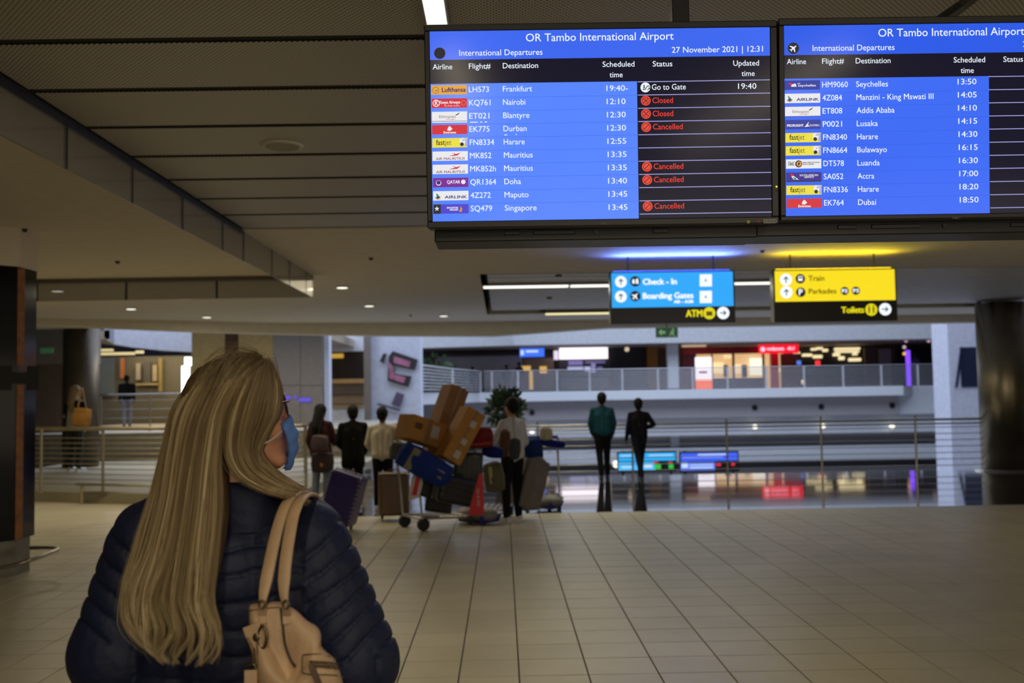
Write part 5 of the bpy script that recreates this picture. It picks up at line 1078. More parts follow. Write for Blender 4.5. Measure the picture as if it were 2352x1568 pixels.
def trolley(x, y, heading, label, adv, bumper, hpx=0, basket=True):
    """airport trolley; origin on the floor under its middle; long axis along local y, push bar at -y"""
    base = Pz(x, y); t = empty('luggage_trolley', base, (0, 0, heading), label, 'trolley', None)
    def part(nm, f, m, sm=False):
        bm = NB(); f(bm); return bmo(nm, bm, m, t, sm, local=True)
    al = mat('trolley metal', (.40, .39, .38), .35, .9)
    def chassis(bm):
        for s in (-1, 1):
            tube(bm, [(s * .26, -.42, .16), (s * .22, .25, .12), (s * .12, .50, .12)], .018, 8)
            tube(bm, [(s * .26, -.42, .14), (s * .26, -.46, .6), (s * .26, -.52, 1.0)], .017, 8)
        for yy in (-.42, -.1, .2): tube(bm, [(-.25, yy, .15), (.25, yy, .15)], .014, 8)
        tube(bm, [(-.12, .50, .12), (.12, .50, .12)], .018, 8)
    part('frame', chassis, al)
    for i in range(5): part('deck_bar', lambda bm, i=i: tube(bm, [(-.18 + .09 * i, -.40, .175), (-.14 + .07 * i, .35, .14)], .008, 6), al)
    part('push_bar', lambda bm: tube(bm, [(-.27, -.52, 1.0), (-.27, -.56, 1.04), (.27, -.56, 1.04), (.27, -.52, 1.0)], .022, 10), mat('trolley blue', (.014, .02, .20), .4))
    if basket: part('child_basket', lambda bm: [tube(bm, [(-.24, -.50, .92), (-.24, -.28, .94), (.24, -.28, .94), (.24, -.50, .92)], .008, 6)] + [tube(bm, [(-.24 + .12 * i, -.5, .80), (-.24 + .12 * i, -.28, .82), (-.24 + .12 * i, -.28, .94)], .005, 6) for i in range(5)], al)
    for sx, sy in ((-.25, -.40), (.25, -.40), (0, .46)):
        part('wheel', lambda bm: (cyl(bm, (sx - .026, sy, .08), (sx + .026, sy, .08), .08, n=24), box(bm, (sx, sy, .10), (.06, .05, .06), bevel=.01, seg=1)), rubber)
    def bump(bm):
        pts = [(-.23, .40), (0, .68), (.23, .40), (.14, .36), (-.14, .36)]
        lo = [bm.verts.new((a * .8, b * .97, .025)) for a, b in pts]; hi = [bm.verts.new((a, b, .125)) for a, b in pts]; bm.faces.new(lo[::-1]); bm.faces.new(hi)
        for i in range(5): bm.faces.new((lo[i], lo[(i + 1) % 5], hi[(i + 1) % 5], hi[i]))
        bmesh.ops.recalc_face_normals(bm, faces=bm.faces)
    part('bumper', bump, bumper)
    part('bumper_cover', lambda bm: ball(bm, (0, .46, .125), (.19, .19, .10), sub=3), mat('trolley grey', (.17, .165, .16), .5), True)
    if adv is not None:
        part('advert_panel', lambda bm: box(bm, (.0, -.50, .62), (.46, .02, .5), Matrix.Rotation(R(8), 3, 'X'), bevel=.008, seg=1), adv)
    return t, part
tb = mat('bumper blue', (.010, .014, .23), .45); tg = mat('bumper grey', (.05, .05, .05), .5); adw = mat('advert white', (.50, .48, .48), .5)
t1_, p1_ = trolley(1012, 1208, R(-56), 'loaded trolley with the white end panel carrying the brown cartons', None, tg)
t2_, p2_ = trolley(1124, 1193, R(172), 'trolley with a blue pointed bumper facing us under the striped cases', None, tb)
t3_, p3_ = trolley(1254, 1163, R(184), 'right-hand trolley with blue handle and tall grey bag', None, tb)
# the red and white side boards of the trolleys
def panel(pts, Y, m, name, label, m2=None, pts2=None, cat='advert panel', text=None):
    pl = Plane(name, sum(p[0] for p in pts) / len(pts), sum(p[1] for p in pts) / len(pts), Y, label=label, cat=cat)
    bm = NB(); uv = [pl.uv(*p) for p in pts]; lo = [bm.verts.new((*q, -.015)) for q in uv]; hi = [bm.verts.new((*q, 0)) for q in uv]; bm.faces.new(hi); bm.faces.new(lo[::-1]); n_ = len(uv)
    for i in range(n_): bm.faces.new((lo[i], lo[(i + 1) % n_], hi[(i + 1) % n_], hi[i]))
    bmesh.ops.recalc_face_normals(bm, faces=bm.faces); pl.part('board', bm, m)
    if pts2: bm = NB(); pl.quad(bm, pts2, .003); pl.part('red_print', bm, m2)
    return pl
redp = mat('advert red', s2l(196, 24, 40), .5)
pw_ = panel([(938, 1150), (944, 1100), (955, 1080), (968, 1088), (971, 1110), (963, 1142)], 11.9, adw, 'advert_panel', 'white rounded trolley board with a red stripe beside the brown suitcase', redp, [(945, 1136), (957, 1092), (966, 1094), (957, 1138)])
rp = panel([(1074, 1183), (1101, 1088), (1109, 1088), (1112, 1183)], 11.8, redp, 'advert_panel', 'tall red triangular trolley board with white marks')
bm = NB()
for a, b, c, d_ in ((1095, 1122, 1101, 1134), (1095, 1138, 1102, 1144), (1096, 1148, 1102, 1162)): rp.quad(bm, [(a, b), (a, d_), (c, d_), (c, b)], .003)
rp.part('lettering', bm, mat('advert print', (.42, .22, .24), .6))
def attach(pl, t, name):
    r = pl.root; T = Matrix.LocRotScale(t.location, t.rotation_euler, t.scale); M_ = T.inverted() @ Matrix.LocRotScale(r.location, r.rotation_euler, r.scale)
    r.parent = t; r.location, r.rotation_euler = M_.to_translation(), M_.to_euler(); r.name = name
    del r['category']
attach(pw_, t1_, 'advert_panel'); attach(rp, t2_, 'advert_panel')
# right-hand trolley load
softbag(1226, 1035, 13.9, 40, 56, .3, R(-8), 0, fab('blue bag', (.012, .03, .15)), 'shopping_bag', 'blue bag hanging at the top of the right-hand trolley', puff=.6)
softbag(1222, 1110, 13.8, 54, 120, .36, R(14), R(10), fab('grey garment bag', (.17, .155, .15)), 'garment_bag', 'tall grey bag leaning on the right-hand trolley', puff=.35)
softbag(1254, 996, 13.9, 28, 28, .2, 0, 0, fab('cream bag', (.42, .38, .27)), 'paper_bag', 'crumpled cream bag on the handle of the right-hand trolley', puff=.6)
softbag(1268, 1018, 14.0, 60, 16, .12, R(8), 0, fab('blue handle cover', (.012, .016, .20)), 'handle_cover', 'blue cloth over the handle of the right-hand trolley', puff=.5, cat='cloth')
# things the people carry
dh = fab('dark handbag', (.055, .038, .04), .5); 
softbag(741, 1062, 15.5, 50, 44, .16, 0, 0, dh, 'handbag', 'dark brown handbag with an amber clasp carried by the long-haired woman', straps=(((-.6, 0, .8), (-.4, 0, 1.6), (0, 0, 2.6), (.4, 0, 1.6), (.6, 0, .8)),), strap_m=dh, puff=.35, extra=((0, -.1, .14, .2, mat('clasp', (.45, .20, .04), .4)),))
softbag(735, 1017, 15.4, 36, 34, .14, R(4), 0, fab('grey scarf', (.10, .075, .085)), 'shoulder_bag', 'greyish shoulder bag on the back of the long-haired woman', puff=.5, straps=(((-.3, 0, .8), (-.1, 0, 2.4), (.2, .2, 3.6)),))
softbag(1182, 1030, 12.85, 26, 46, .16, R(4), 0, fab('slate bag', (.045, .05, .06)), 'shoulder_bag', 'slate shoulder bag on the back of the young man in white', puff=.5, straps=(((.0, .2, .85), (-.35, .1, 1.8), (-.5, .1, 2.8), (-.3, .3, 3.6)),), strap_m=mat('slate strap', (.02, .022, .028), .6))
softbag(1158, 1018, 13.2, 24, 60, .18, R(6), 0, fab('tan pouch', (.12, .06, .03)), 'backpack', 'dark tan backpack held in front of the young man in white', puff=.5)
softbag(188, 958, 19.0, 38, 42, .2, R(6), 0, mat('orange tote', (.36, .17, .025), .6, var=.15), 'tote_bag', 'orange tote bag on the shoulder of the woman on the walkway', puff=.4, straps=(((-.6, 0, .8), (-.5, 0, 2.2), (-.4, 0, 3.2)), ((.5, 0, .8), (.0, 0, 2.2), (-.3, 0, 3.2))), strap_m=mat('tan strap', (.30, .2, .1), .6))
# ================================================================== THE WOMAN IN FRONT
YH = 1.98
def W(x, y, Y=YH): return P(x, y, Y)
jack_m = mat('navy quilted jacket', (.0064, .0102, .040), .62, var=.15, scale=9, bump=.3, bscale=38, spec=.38)
hero = empty('person', (W(540, 1100).x, YH, 0), label='blonde woman in a navy quilted jacket looking up at the departures screens', cat='person')
# --- head frame
Hc = W(537, 966, 1.97)
f_ = Vector((math.sin(R(62)), math.cos(R(62)), .20)).normalized(); r_ = f_.cross(Vector((0, 0, 1))).normalized(); u_ = r_.cross(f_).normalized()
HM = Matrix((r_, f_, u_)).transposed()
def hp(r, f, u): return Hc + HM @ Vector((r, f, u))
bm = NB()
ball(bm, hp(0, -.005, .02), (.074, .094, .098), HM, 3); ball(bm, hp(0, .045, -.04), (.054, .055, .072), HM, 3); ball(bm, hp(0, .062, -.085), (.030, .030, .025), HM, 3)
for s in (-1, 1):
    ball(bm, hp(s * .040, .055, -.030), (.026, .030, .030), HM, 3); ball(bm, hp(s * .031, .080, .010), (.018, .012, .014), HM, 3)
    capsule(bm, hp(s * .058, .0, -.045), .018, hp(s * .028, .065, -.095), .018); ball(bm, hp(s * .076, -.008, -.01), (.010, .018, .032), HM, 3); capsule(bm, hp(s * .012, .088, .03), .012, hp(s * .042, .078, .032), .010)
capsule(bm, hp(0, .092, .012), .011, hp(0, .103, -.028), .013); capsule(bm, hp(-.016, .094, -.062), .009, hp(.016, .094, -.062), .009); capsule(bm, hp(-.015, .091, -.074), .010, hp(.015, .091, -.074), .010)
nb_ = W(545, 1165, 1.98); capsule(bm, hp(0, -.02, -.05), .055, nb_, .062); capsule(bm, nb_, .062, nb_ - Vector((0, -.01, .08)), .075)
sL, sR = W(392, 1245, 2.0), W(688, 1252, 1.99); eL, eR = W(262, 1505, 1.95), W(800, 1520, 1.95)
wL, wR = Vector((eL.x + .16, 2.20, 1.14)), Vector((eR.x - .16, 2.19, 1.14)); hipz = .94
capsule(bm, sL, .045, sR, .045); cx_ = (sL.x + sR.x) / 2
ball(bm, (cx_, 2.02, 1.22), (.15, .09, .22), sub=3); ball(bm, (cx_, 2.0, 1.0), (.17, .12, .18), sub=3)
for s, (a, b, c) in ((-1, (sL, eL, wL)), (1, (sR, eR, wR))):
    capsule(bm, a, .045, b, .043); capsule(bm, b, .043, c, .028)
    hp_ = Vector((cx_ + s * .095, 2.0, .92)); kn = Vector((cx_ + s * .10, 2.01, .50)); an = Vector((cx_ + s * .10, 1.99, .09))
    capsule(bm, hp_, .10, kn, .062); capsule(bm, kn, .060, an, .040); capsule(bm, an - Vector((0, .03, .04)), .045, an + Vector((0, .15, -.05)), .033)
    d = (c - b).normalized(); side = Vector((0, 0, 1)); side = (side - d * side.dot(d)).normalized(); nn = d.cross(side)
    capsule(bm, c, .028, c + d * .06 + side * .015, .030); capsule(bm, c, .026, c + d * .055 - side * .018, .027)
    for fi, ln in ((-1.5, .058), (-.5, .070), (.5, .076), (1.5, .068)):
        a0 = c + d * .065 + side * fi * .018; a1 = a0 + d * ln * .5 + nn * .01 * s; a2 = a1 + d * ln * .35 + nn * .03 * s
        capsule(bm, a0, .0095, a1, .009, 2); capsule(bm, a1, .009, a2, .0078, 2)
    a0 = c + d * .02 + side * .028; capsule(bm, a0, .012, a0 + d * .035 + side * .022, .011, 2); capsule(bm, a0 + d * .035 + side * .022, .011, a0 + d * .065 + side * .02, .009, 2)
face_m = mat('warm fair skin', (.64, .29, .165), .42, var=.05)
link('body', remesh(bm, .0065, 3), face_m, hero, True)
# --- trousers and shoes (below the frame)
bm = NB()
for s in (-1, 1):
    capsule(bm, (cx_ + s * .09, 2.0, .94), .12, (cx_ + s * .10, 2.01, .50), .085); capsule(bm, (cx_ + s * .10, 2.01, .50), .083, (cx_ + s * .10, 1.99, .12), .065)
link('trousers', remesh(bm, .016, 3), fab('black jeans', (.008, .008, .012)), hero, True)
for s in (-1, 1):
    bm = NB(); capsule(bm, (cx_ + s * .10, 1.96, .05), .05, (cx_ + s * .10, 2.15, .04), .042); box(bm, (cx_ + s * .10, 2.05, .01), (.095, .29, .02), bevel=.005); link('shoe', remesh(bm, .012, 2), white_shoe, hero, True)
# --- quilted jacket: body fused from soft volumes, then pinched along stitched seams
LT = (sL + Vector((.05, 0, .01)), W(268, 1520, 1.93)); 
segs = [  # name, p0, r0, p1, r1
    ('armL', W(342, 1238, 1.99), .074, W(273, 1500, 1.96), .090), ('foreL', W(273, 1500, 1.96), .092, wL - (wL - W(273, 1500, 1.96)).normalized() * .02, .052),
    ('armR', W(705, 1245, 1.98), .080, W(806, 1520, 1.96), .092), ('foreR', W(806, 1520, 1.96), .092, wR - (wR - W(806, 1520, 1.96)).normalized() * .02, .052),
    ('torso', W(410, 1222, 2.00), .088, W(650, 1236, 2.0), .088), ('torso', W(385, 1205, 2.0), .066, W(540, 1165, 2.0), .068), ('torso', W(690, 1214, 1.99), .068, W(560, 1165, 2.0), .066),
    ('torso', W(440, 1320, 2.0), .130, W(430, 1620, 2.01), .135), ('torso', W(640, 1320, 2.0), .130, W(645, 1620, 2.01), .135), ('torso', W(540, 1330, 1.99), .135, W(540, 1650, 2.0), .14),
    ('torso', W(430, 1620, 2.01), .135, W(450, 1900, 2.01), .14), ('torso', W(645, 1620, 2.01), .135, W(630, 1900, 2.01), .14)]
bm = NB()
for n_, a, ra_, b, rb_ in segs: capsule(bm, a, ra_, b, rb_, 3)
cl = [hp(0, -.02, -.05)]
capsule(bm, W(548, 1195, 2.0), .086, W(566, 1140, 2.0), .076, 3)
me = remesh(bm, .0058, 6)
nv = len(me.vertices); co = np.empty(nv * 3); me.vertices.foreach_get('co', co); co = co.reshape(-1, 3)
nr = np.empty(nv * 3); me.vertices.foreach_get('normal', nr); nr = nr.reshape(-1, 3)
best = np.full(nv, 9.); sval = np.zeros(nv)
for n_, a, ra_, b, rb_ in segs:
    a = np.array(a); b = np.array(b); ab = b - a; L = np.linalg.norm(ab); t = np.clip(((co - a) @ ab) / L ** 2, 0, 1)
    d = np.linalg.norm(co - (a + t[:, None] * ab), axis=1) - (ra_ + (rb_ - ra_) * t)
    if n_.startswith('arm'):
        out = (co[:, 0] - a[0]) * (-1 if n_ == 'armL' else 1); s_ = t * L + out * .50 + .015
    elif n_.startswith('fore'):
        s_ = t * L + .262
    else: s_ = -(co[:, 2] - 1.60) + .10 * np.abs(co[:, 0] - cx_) ** 1.3 + .006
    m_ = d < best; best[m_] = d[m_]; sval[m_] = s_[m_]
wob = np.array([noise.noise(Vector(c) * 9) for c in co]) * .013 + np.array([noise.noise(Vector(c) * 28) for c in co]) * .003
sval = sval + .004 * np.sin(co[:, 0] * 23 + co[:, 2] * 9); ph = ((sval + wob) / .047) % 1.0
puff = np.sqrt(np.clip(1 - (2 * ph - 1) ** 2, 0, 1)); crease = np.exp(-((np.minimum(ph, 1 - ph)) / .06) ** 2)
fine = np.array([noise.noise(Vector((c[0] * 60, c[1] * 60, c[2] * 18))) for c in co]) * .0012 * puff
co2 = co + nr * (puff * .0050 - crease * .0060 - .001 + fine)[:, None]
me.vertices.foreach_set('co', co2.ravel()); me.update()
link('jacket', me, jack_m, hero, True)
bm = NB(); rings = []
nbk = W(572, 1140, 1.985)
for j, (dz, rr_) in enumerate(((-.06, .084), (-.02, .084), (.018, .081), (.030, .076), (.034, .072), (.024, .068), (-.02, .068))):
    rings.append([bm.verts.new(nbk + Vector((math.cos(a) * rr_ * 1.05, math.sin(a) * rr_, dz - .35 * math.cos(a) * 0))) for a in (2 * math.pi * i / 36 for i in range(36))])
for a, b in zip(rings, rings[1:]):
    for i in range(36): bm.faces.new((a[i], a[(i + 1) % 36], b[(i + 1) % 36], b[i]))
bmo('collar', bm, jack_m, hero, True)
# --- mask, ear loops, glasses
bm = NB(); N1, N2 = 14, 16; g1 = []
for j in range(N2 + 1):
    v = j / N2; row = []
    for i in range(N1 + 1):
        a = -1 + 2 * i / N1; ang = a * R(66); rad = .060 + .012 * math.sin(v * math.pi)
        pl_ = .0022 * math.sin(v * math.pi * 7) * (1 - abs(a) ** 3)
        fw = .043 + (.074 - .018 * (v - .35) ** 2 * 4) * math.cos(ang) ** .85 + pl_; u = -.018 - .104 * v + .010 * (1 - abs(a)) * (1 - v) + (.012 * abs(a) * (v - .3))
        row.append(bm.verts.new(hp(rad * math.sin(ang) * 1.06, fw, u)))
    g1.append(row)
for j in range(N2):
    for i in range(N1): bm.faces.new((g1[j][i], g1[j][i + 1], g1[j + 1][i + 1], g1[j + 1][i]))
bmesh.ops.solidify(bm, geom=bm.faces[:], thickness=.0016)
mask = bmo('face_mask', bm, mat('blue mask', (.20, .40, .92), .75, var=.12, scale=30, bump=.15, bscale=80), hero, True)
bm = NB(); 
for q in ([hp(.057, .074, -.036), hp(.070, .045, -.048), hp(.080, .012, -.052), hp(.083, -.012, -.05)], [hp(.052, .068, -.104), hp(.062, .045, -.110), hp(.070, .012, -.106), hp(.078, -.012, -.09)]):
    bm2 = NB(); tube(bm2, [Vector(v) for v in spline(q, 5)], .0019, 6); bmo('ear_loop', bm2, mat('white elastic', (.72, .68, .60), .7), mask, True)
bm.free()
gm = mat('dark red frame', (.03, .008, .012), .3)
gl = empty('glasses', hp(0, .1, .02), label='dark thin framed glasses worn over the face mask', cat='glasses')
for s in (-1, 1):
    bm = NB(); ring = [hp(s * (.034 + .025 * math.cos(a)), .104 - .012 * abs(math.cos(a) * .5 + .5) , .012 + .021 * math.sin(a)) for a in (2 * math.pi * i / 20 for i in range(21))]
    tube(bm, ring, .0020, 6, cap=False); bmo('rim', bm, gm, gl, True)
    bm = NB(); tube(bm, [hp(s * .060, .098, .018), hp(s * .078, .06, .018), hp(s * .083, .0, .012), hp(s * .082, -.03, -.01)], .0022, 6); bmo('temple', bm, gm, gl, True)
bm = NB(); tube(bm, [hp(-.010, .105, .016), hp(0, .108, .019), hp(.010, .105, .016)], .002, 6); bmo('bridge', bm, gm, gl, True)
# --- hair: guide locks in space, a solid under-layer and fine strands on it
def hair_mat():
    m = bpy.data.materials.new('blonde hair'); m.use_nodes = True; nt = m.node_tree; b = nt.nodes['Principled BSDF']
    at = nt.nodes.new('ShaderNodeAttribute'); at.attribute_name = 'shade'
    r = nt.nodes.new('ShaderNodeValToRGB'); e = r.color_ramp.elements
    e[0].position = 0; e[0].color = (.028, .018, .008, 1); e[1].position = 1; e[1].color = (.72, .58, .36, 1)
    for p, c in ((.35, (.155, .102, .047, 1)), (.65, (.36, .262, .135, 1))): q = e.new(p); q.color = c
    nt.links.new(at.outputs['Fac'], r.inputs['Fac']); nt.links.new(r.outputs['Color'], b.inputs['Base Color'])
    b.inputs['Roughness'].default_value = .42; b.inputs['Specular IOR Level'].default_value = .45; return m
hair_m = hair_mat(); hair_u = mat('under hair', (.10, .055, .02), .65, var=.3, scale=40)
GB = [  # back fall, left edge to right edge: x, y, Y
 [(592, 819, 1.965), (470, 858, 1.975), (400, 938, 1.97), (375, 1040, 1.94), (352, 1135, 1.875), (316, 1250, 1.835), (286, 1345, 1.80), (288, 1410, 1.79), (322, 1464, 1.785), (362, 1500, 1.78)],
 [(594, 822, 1.93), (488, 853, 1.92), (420, 936, 1.90), (396, 1040, 1.89), (380, 1150, 1.85), (352, 1270, 1.815), (318, 1365, 1.79), (318, 1430, 1.78), (345, 1475, 1.78), (375, 1508, 1.775)],
 [(588, 829, 1.90), (505, 862, 1.875), (452, 945, 1.865), (428, 1050, 1.86), (412, 1160, 1.835), (388, 1280, 1.80), (362, 1375, 1.785), (372, 1440, 1.775), (358, 1490, 1.775), (380, 1522, 1.77)],
 [(594, 828, 1.88), (525, 862, 1.85), (478, 945, 1.845), (456, 1050, 1.845), (442, 1165, 1.825), (425, 1285, 1.795), (415, 1380, 1.78), (428, 1450, 1.77), (405, 1500, 1.77), (410, 1527, 1.77)],
 [(600, 828, 1.87), (545, 865, 1.84), (502, 945, 1.84), (484, 1050, 1.845), (474, 1165, 1.825), (462, 1285, 1.795), (458, 1380, 1.78), (482, 1450, 1.77), (472, 1500, 1.77), (455, 1530, 1.77)],
 [(605, 828, 1.865), (562, 870, 1.84), (522, 950, 1.845), (508, 1050, 1.855), (512, 1150, 1.84), (500, 1270, 1.80), (490, 1370, 1.785), (512, 1440, 1.775), (508, 1485, 1.775), (485, 1525, 1.77)]]
GS = [  # sweep over the right shoulder, back edge to face edge
 [(600, 828, 1.875), (560, 875, 1.84), (528, 955, 1.845), (520, 1035, 1.865), (548, 1092, 1.87), (600, 1122, 1.865), (655, 1138, 1.87), (700, 1155, 1.95), (725, 1200, 2.06), (735, 1290, 2.12)],
 [(606, 828, 1.87), (585, 875, 1.85), (560, 955, 1.85), (552, 1030, 1.865), (572, 1080, 1.87), (615, 1112, 1.87), (662, 1130, 1.88), (703, 1148, 1.96), (730, 1200, 2.07), (742, 1290, 2.13)],
 [(612, 830, 1.88), (612, 880, 1.87), (598, 950, 1.868), (578, 1020, 1.875), (590, 1068, 1.885), (628, 1102, 1.89), (668, 1122, 1.90), (705, 1142, 1.98), (734, 1200, 2.08), (748, 1290, 2.14)],
 [(616, 833, 1.90), (632, 885, 1.90), (628, 950, 1.89), (600, 1010, 1.89), (596, 1055, 1.895), (634, 1094, 1.905), (672, 1116, 1.92), (706, 1138, 1.99), (738, 1200, 2.09), (752, 1290, 2.15)],
 [(618, 838, 1.93), (640, 880, 1.94), (645, 935, 1.935), (620, 990, 1.915), (598, 1035, 1.905), (630, 1080, 1.915), (672, 1110, 1.935), (707, 1136, 2.0), (740, 1200, 2.10), (755, 1290, 2.15)]]
def guides(G): return np.array([spline([list(W(*p)) for p in g], 5) for g in G])      # (n, m, 3)
def surf(Gd, t):   # smooth interpolation across guides, t in 0..1
    n_ = len(Gd); x = t * (n_ - 1); i = min(int(x), n_ - 2); f = x - i
    a, b, c, d = Gd[max(i - 1, 0)], Gd[i], Gd[i + 1], Gd[min(i + 2, n_ - 1)]
    return .5 * ((2 * b) + (-a + c) * f + (2 * a - 5 * b + 4 * c - d) * f * f + (-a + 3 * b - 3 * c + d) * f ** 3)
def shell(Gd, th, off, n=60, cut=1.0):
    cols = [surf(Gd, i / (n - 1)) for i in range(n)]; m = int(len(cols[0]) * cut); bm = NB(); F1, B1 = [], []
    for i, c in enumerate(cols):
        cl_ = noise.noise(Vector((i * .35, 0, 3))) * .006
        e = math.sin(math.pi * i / (n - 1)) ** .4
        F1.append([bm.verts.new((p[0], p[1] + off + cl_ * min(1, j / 14), p[2])) for j, p in enumerate(c[:m])])
        B1.append([bm.verts.new((p[0], p[1] + off + th * (.15 + .85 * e) * (1 if j < m * .75 else max(.2, 1 - (j - m * .75) / (m * .25))), p[2])) for j, p in enumerate(c[:m])])
    for i in range(n - 1):
        for j in range(m - 1):
            bm.faces.new((F1[i][j], F1[i + 1][j], F1[i + 1][j + 1], F1[i][j + 1])); bm.faces.new((B1[i][j], B1[i][j + 1], B1[i + 1][j + 1], B1[i + 1][j]))
        for j in (0, m - 1):
            bm.faces.new((F1[i][j], B1[i][j], B1[i + 1][j], F1[i + 1][j]) if j == 0 else (F1[i][j], F1[i + 1][j], B1[i + 1][j], B1[i][j]))
    for i in (0, n - 1):
        for j in range(m - 1): bm.faces.new((F1[i][j], F1[i][j + 1], B1[i][j + 1], B1[i][j]))
    bmesh.ops.recalc_face_normals(bm, faces=bm.faces); return bm
gB, gS = guides(GB), guides(GS)
rng = np.random.default_rng(5)
def strands(Gd, n, wid, seed, kmin=.9, spread=1.0, stray=0.0, lift=.006, edge=0.0):
    """returns verts, faces, shade for n thin three-sided strands"""
    rg = np.random.default_rng(seed); Vv, Ff, Sh = [], [], []; base = 0
    nl = 20; locks = rg.random((2, nl))
    for s_ in range(n):
        t = rg.random(); lk = int(t * nl) % nl; tc = (lk + .5) / nl
        c0_ = surf(Gd, np.clip(t, 0, 1)); c1_ = surf(Gd, np.clip(tc + (t - tc) * .25, 0, 1)); m = len(c0_)
        j = np.arange(m) / (m - 1); cw = (np.clip((j - .30) / .60, 0, 1) ** 1.1)[:, None] * .93
        c = c0_ * (1 - cw) + c1_ * cw
        ph1, ph2, fr = locks[0][lk] * 6.28, rg.random() * 6.28, 1.6 + locks[1][lk] * 1.4
        amp = np.clip((j - .4) / .6, 0, 1) * .008
        dx = np.sin(j * fr * 6.28 + ph1) * amp + np.sin(j * 9 + ph2) * .0012 * j + rg.normal() * (.0012 + .004 * j * stray)
        hump = math.sin(math.pi * ((t * nl) % 1.0)) ** .6
        dyy = -(.001 + rg.random() ** 1.5 * lift) - hump * .009 * np.clip((j - .1) / .3, 0, 1) + stray * rg.normal() * .006 * j
        c = c.copy(); c[:, 0] += dx; c[:, 1] += dyy; c[:, 2] += rg.normal() * .0015 + (stray * abs(rg.normal()) * .010 * np.exp(-((j - .08) / .08) ** 2))
        k = max(6, int(m * (kmin + (1 - kmin) * rg.random()))); c = c[:k]
        tn = np.gradient(c, axis=0); tn /= np.linalg.norm(tn, axis=1)[:, None] + 1e-9
        sd = np.cross(tn, (0, 1, 0)); sd /= np.linalg.norm(sd, axis=1)[:, None] + 1e-9; up = np.cross(sd, tn)
        ww = wid * (.5 + rg.random()) * np.clip(np.minimum(1, (k - np.arange(k)) / (k * .3)), .15, 1)
        for a in (0, 2.1, 4.2): Vv.append(c + sd * (ww * math.cos(a))[:, None] + up * (ww * .5 * math.sin(a))[:, None])
        i = np.arange(k - 1)
        for q in range(3):
            a0, b0 = base + q * k, base + ((q + 1) % 3) * k
            Ff.append(np.stack([a0 + i, b0 + i, b0 + i + 1, a0 + i + 1], 1))
        streak = .5 + .5 * math.sin(t * 61 + locks[0][lk] * 9); sh = .34 + .30 * streak * (.5 + locks[1][lk]) + rg.normal() * .11
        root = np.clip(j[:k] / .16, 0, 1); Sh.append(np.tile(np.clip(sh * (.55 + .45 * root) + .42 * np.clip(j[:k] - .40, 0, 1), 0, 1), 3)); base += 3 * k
    return np.vstack(Vv), np.vstack(Ff), np.concatenate(Sh)
def strand_mesh(name, parts, m, parent):
    v = []; f = []; s_ = []; b = 0
    for V_, F_, S_ in parts: v.append(V_); f.append(F_ + b); s_.append(S_); b += len(V_)
    v = np.vstack(v); f = np.vstack(f); s_ = np.concatenate(s_)
    me = bpy.data.meshes.new(name); me.vertices.add(len(v)); me.vertices.foreach_set('co', v.ravel()); me.loops.add(f.size); me.loops.foreach_set('vertex_index', f.ravel().astype(np.int32))
    me.polygons.add(len(f)); me.polygons.foreach_set('loop_start', np.arange(0, f.size, 4, dtype=np.int32)); me.polygons.foreach_set('loop_total', np.full(len(f), 4, dtype=np.int32)); me.update()
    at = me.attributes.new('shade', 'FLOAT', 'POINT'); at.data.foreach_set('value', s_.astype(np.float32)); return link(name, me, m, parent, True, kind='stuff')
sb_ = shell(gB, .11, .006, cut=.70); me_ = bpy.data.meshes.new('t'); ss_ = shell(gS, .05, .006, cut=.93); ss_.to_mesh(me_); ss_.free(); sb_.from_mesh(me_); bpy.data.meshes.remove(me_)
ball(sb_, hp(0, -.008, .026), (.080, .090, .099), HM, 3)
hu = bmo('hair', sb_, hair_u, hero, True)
strand_mesh('hair_strands', [strands(gB, 4200, .00080, 1, kmin=.70), strands(gS, 2600, .00085, 2), strands(gB, 420, .00035, 3, kmin=.8, stray=1.7), strands(gS, 160, .00035, 4, stray=1.6)], hair_m, hero)

# ================================================================== HER SHOULDER BAG
lea = mat('beige leather', (.47, .31, .185), .50, var=.10, scale=14, bump=.12, bscale=90); lea_d = mat('leather seam', (.09, .05, .03), .6); brass = mat('dark brass', (.16, .12, .07), .35, .9)
bag = empty('shoulder_bag', W(680, 1500, 1.74), label='beige leather shoulder bag with twin straps on the shoulder of the blonde woman', cat='handbag')
out = [(571, 1400), (575, 1388), (600, 1384), (640, 1381), (662, 1390), (684, 1404), (705, 1424), (728, 1438), (738, 1458), (738, 1482), (752, 1498), (770, 1515), (786, 1560), (800, 1640), (800, 1760), (600, 1780), (592, 1640), (586, 1560), (578, 1490), (572, 1445)]
o2 = spline(out + [out[0]], 3)[:-1]
ctr = np.array([672, 1580.]); bm = NB(); Fr, Bk = [], []; YB = 1.765
for s_, dep in ((1.0, 0), (.985, .022), (.95, .038), (.85, .055), (.65, .066), (.4, .07), (.15, .07)):
    Fr.append([bm.verts.new(W(*(ctr + (p - ctr) * s_), YB - dep * (1 - .62 * max(0, (1520 - p[1]) / 140)))) for p in o2]); Bk.append([bm.verts.new(W(*(ctr + (p - ctr) * s_), YB + dep * .35)) for p in o2] if s_ < 1 else Fr[0])
nO = len(o2)
for L_ in (Fr, Bk):
    for a, b in zip(L_, L_[1:]):
        for i in range(nO): bm.faces.new((a[i], a[(i + 1) % nO], b[(i + 1) % nO], b[i]))
    bm.faces.new(L_[-1])
bmesh.ops.recalc_face_normals(bm, faces=bm.faces); bmo('bag_body', bm, lea, bag, True)
